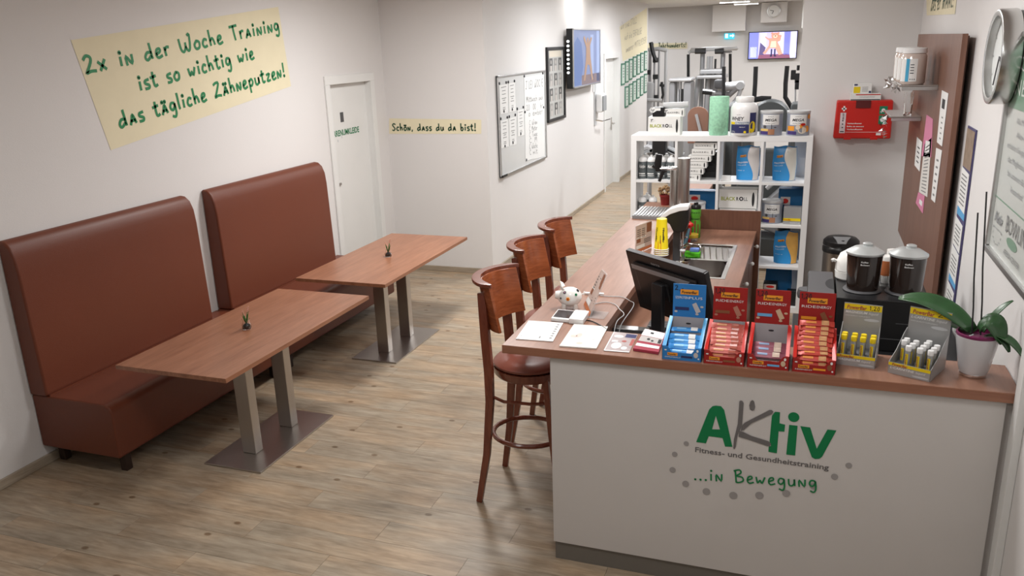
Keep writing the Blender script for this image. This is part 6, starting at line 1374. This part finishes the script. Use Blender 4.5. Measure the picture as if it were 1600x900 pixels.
for px, p0, p1 in ((1075.5, 85, 121), (1141, 84, 136)): MB().tube([G(px, p0, y), G(px, p1, y)], .03, 6).build('strap', M_black, t, w=True)
a, b = G(1091, 117, y-.4), G(1137, 118, y-.4); MB().box(a.x, b.x, y-.7, y-.2, a.z-.06, a.z).build('mid_shelf', M_gl, t, w=True, bevel=.02); MB().box(a.x+.05, b.x-.05, y-.6, y-.2, a.z+.02, a.z+.10).build('upper_shelf', M_gl, t, w=True, bevel=.02)
for px, d in ((1091, -.12), (1106, -.02), (1131, .1)): p = G(px, 120, y-.4); MB().tube([(p.x+d, y-.5, 0), p], .045, 8).build('lower_leg', M_gm, t, w=True)
a, b = G(1108, 121, y), G(1129, 121, y); MB().box(a.x, b.x, y-.25, y-.05, 0, a.z).build('rear_panel', M_gm, t, w=True)
# arm curl machine
y = 13.6; t = thing('arm_machine', 'silver lever arm machine with black pads in front of the lat station', 'gym machine', (G(1140, 150, y).x, y, 0))
mb = MB(); mb.tube([G(1122, 137, y), G(1162, 133, y)], .07, 10); mb.build('cross_beam', M_gl, t, w=True)
MB().tube([G(1118, 145, y), G(1140, 148, y), G(1155, 134, y)], .05, 8).build('lever_arm', M_gm, t, w=True); MB().tube([G(1160, 134, y), G(1153, 152, y), G(1145, 162, y)], .035, 8).build('lever_arm', M_gl, t, w=True)
MB().tube([G(1098, 143, y), G(1113, 144.5, y)], .045, 8).build('grip', M_black, t, w=True); MB().tube([G(1113, 144, y), G(1122, 146, y)], .025, 8).build('grip_bar', M_gl, t, w=True)
c = G(1124, 131, y); MB().box(c.x-.07, c.x+.07, y-.15, y+.1, c.z-.07, c.z+.07).build('pad', M_dgrey, t, w=True, bevel=.03); c = G(1130, 150, y); MB().tube([c, (c.x, y, 0)], .09, 8).build('column', M_gd, t, w=True)
c = G(1158, 133, y-.1); MB().lathe([(0, 0), (.06, 0), (.06, .2), (0, .2)], 20).xf(Matrix.Translation(c) @ Matrix.Rotation(PI/2, 4, 'X')).build('counter_weight', M_gl, t, w=True)
mb = MB(); mb.tube([G(1131, 104, y-.3), G(1130.5, 150, y-.3), G(1133, 175, y-.3), (c.x-.3, y-.3, .3)], .03, 8); mb.build('black_mast', M_black, t, w=True)
MB().box(c.x-.75, c.x-.15, y-.6, y+.5, .38, .46).build('seat', M_black, t, w=True, bevel=.03)
# brown chair
y = 10.6; c = G(1091, 168, y); t = thing('brown_chair', 'wooden chair with rounded brown back standing behind the shelf', 'chair', (c.x, y, 0))
mb = MB(); pts = []
for k in range(13): a = PI*k/12; pts.append((c.x+.13*math.cos(a), y, c.z-.10+.11*math.sin(a)))
pts += [(c.x-.12, y, c.z-.45), (c.x+.12, y, c.z-.45)]
mb.slab(pts, (0, .03, 0)).build('backrest', mat('milk_chocolate_wood', (.25, .13, .09), .45), t, w=True, bevel=.006)
MB().box(c.x-.22, c.x+.22, y-.42, y+.02, .68, .72).build('seat', mat('milk_chocolate_wood'), t, w=True, bevel=.01)
for sx_ in (-.19, .19):
    for yy in (-.38, .0): MB().box(c.x+sx_-.02, c.x+sx_+.02, y+yy-.02, y+yy+.02, 0, .68).build('leg', mat('milk_chocolate_wood'), t, w=True)
MB().tube([(c.x-.02, y-.03, c.z-.08), (c.x+.08, y-.05, c.z-.42)], .02, 6).build('silver_strut', M_gl, t, w=True)
# cross trainer
y = 12.4; c = G(1205, 182, y); t = thing('cross_trainer', 'grey cross trainer with two tall black handle bars behind the tins', 'gym machine', (c.x, y, 0))
for q in (((1181, 104), (1180, 130), (1178, 160)), ((1230, 103), (1227.5, 130), (1227, 152), (1238, 170))): MB().tube([G(*k, y) for k in q], .033, 8).build('handle_bar', M_black, t, w=True)
MB().tube([G(1178, 156, y-.2), G(1190, 154, y-.2), G(1205, 154.5, y-.2)], .04, 8).build('console_bar', M_black, t, w=True)
MB().lathe([(0, -.12), (.25, -.12), (.28, -.08), (.28, .08), (.25, .12), (0, .12)], 36).xf(Matrix.Translation((c.x, y-.25, c.z-.02)) @ Matrix.Rotation(PI/2, 4, 'X')).build('flywheel_cover', M_gd, t, w=True)
a, b = G(1137, 160, y), G(1180, 160, y); MB().box(a.x, b.x, y-.5, y+.3, .55, a.z).build('side_housing', M_gd, t, w=True, bevel=.06)
c2 = G(1162, 150, y); MB().tube([c2, c2-Vector((0, 0, .15))], .04, 6).build('front_knob', M_black, t, w=True)
MB().box(c.x-.6, c.x+.3, y-.55, y+.5, 0, .20).build('base_frame', M_dgrey, t, w=True, bevel=.02)
MB().slab([(c.x-.45, y-.3, .25), (c.x+.25, y-.3, .9), (c.x+.25, y-.3, 1.0), (c.x-.45, y-.3, .35)], (0, .1, 0)).build('pedal_arm', M_black, t, w=True)
# treadmill to the right
y = 11.3; a = G(1240, 160, y); t = thing('treadmill', 'grey and black treadmill at the right edge of the gym opening', 'gym machine', (a.x+.2, y, 0))
MB().box(a.x-.03, a.x+.7, y-.2, y+.25, 0, a.z).build('motor_column', M_gd, t, w=True, bevel=.04); MB().box(a.x-.1, a.x+.7, y-1.4, y-.2, 0, .25).build('running_deck', M_black, t, w=True, bevel=.02)
mb = MB(); mb.tube([G(1243, 118, y), G(1242.5, 160, y)], .012, 6); mb.build('pole', M_gl, t, w=True)
for q in ((1239.5, 117), (1246, 122), (1246, 132)): k = G(*q, y); MB().box(k.x-.03, k.x+.03, y-.05, y+.05, k.z-.06, k.z+.06).build('console_part', M_black, t, w=True, bevel=.008)
MB().tube([G(1247.5, 102, y), G(1247, 110, y)], .02, 6).build('grip', M_black, t, w=True)
# low machines seen through the open compartments
y = 9.35; c = G(1216, 245, y); t = thing('recumbent_bike', 'low grey recumbent bike seen through the right shelf compartments', 'gym machine', (c.x, y, 0))
MB().slab([(c.x-.35, y, .5), (c.x+.3, y, 1.15), (c.x+.4, y, 1.1), (c.x+.1, y, .35)], (0, .25, 0)).build('sloped_housing', M_gm, t, w=True, bevel=.03)
MB().box(c.x-.5, c.x+.5, y-.1, y+.35, 0, .35).build('base', M_gd, t, w=True, bevel=.03); MB().box(c.x-.45, c.x+.1, y+.26, y+.35, .4, 1.3).build('seat_back', M_gd, t, w=True, bevel=.04)
MB().tube([(c.x-.1, y-.05, .9), (c.x+.25, y-.05, 1.25)], .025, 6).build('side_bar', M_gl, t, w=True)
y = 9.95; c = G(1140, 250, y); t = thing('weight_bench', 'black weight bench with low steel legs behind the third shelf column', 'bench', (c.x, y, 0))
MB().box(c.x-.45, c.x+.12, y-.2, y+.2, .62, .72).build('bench_pad', M_black, t, w=True, bevel=.02); MB().box(c.x-.2, c.x-.08, y+.1, y+.25, .72, 1.5).build('back_pad', M_black, t, w=True, bevel=.02); MB().box(c.x+.02, c.x+.12, y+.1, y+.25, .72, 1.45).build('back_pad', M_dgrey, t, w=True, bevel=.02)
for d in (-.35, .05): MB().tube([(c.x+d, y, 0), (c.x+d, y, .62)], .03, 6).build('leg', M_gm, t, w=True)
y = 11.45; c = G(1030, 250, y); t = thing('leg_press', 'silver and black leg press seen between the bottles of the left compartments', 'gym machine', (c.x, y, 0))
for k in range(4): p = G(1012+11*k, 236+3*(k % 2), y); MB().tube([(p.x-.16, y, p.z), (p.x, y, p.z+.05), (p.x+.2, y, p.z-.04)], .05, 8).build('roller_pad', (M_gl, M_grey)[k % 2], t, w=True)
p = G(1028, 240, y-.2); MB().box(p.x-.07, p.x+.12, y-.3, y-.1, p.z-.35, p.z+.25).build('seat_back', M_black, t, w=True, bevel=.03)
for d in (-.15, .15, .5): MB().tube([(c.x+d, y+.1, 0), (c.x+d, y+.1, 1.35)], .035, 6).build('frame_post', M_gl, t, w=True)
MB().box(c.x-.2, c.x+.6, y-.3, y+.3, .0, .12).build('base_frame', M_dgrey, t, w=True, bevel=.02); MB().box(c.x+.55, c.x+.85, y, y+.35, .1, 1.25).build('weight_cover', M_gm, t, w=True, bevel=.05)
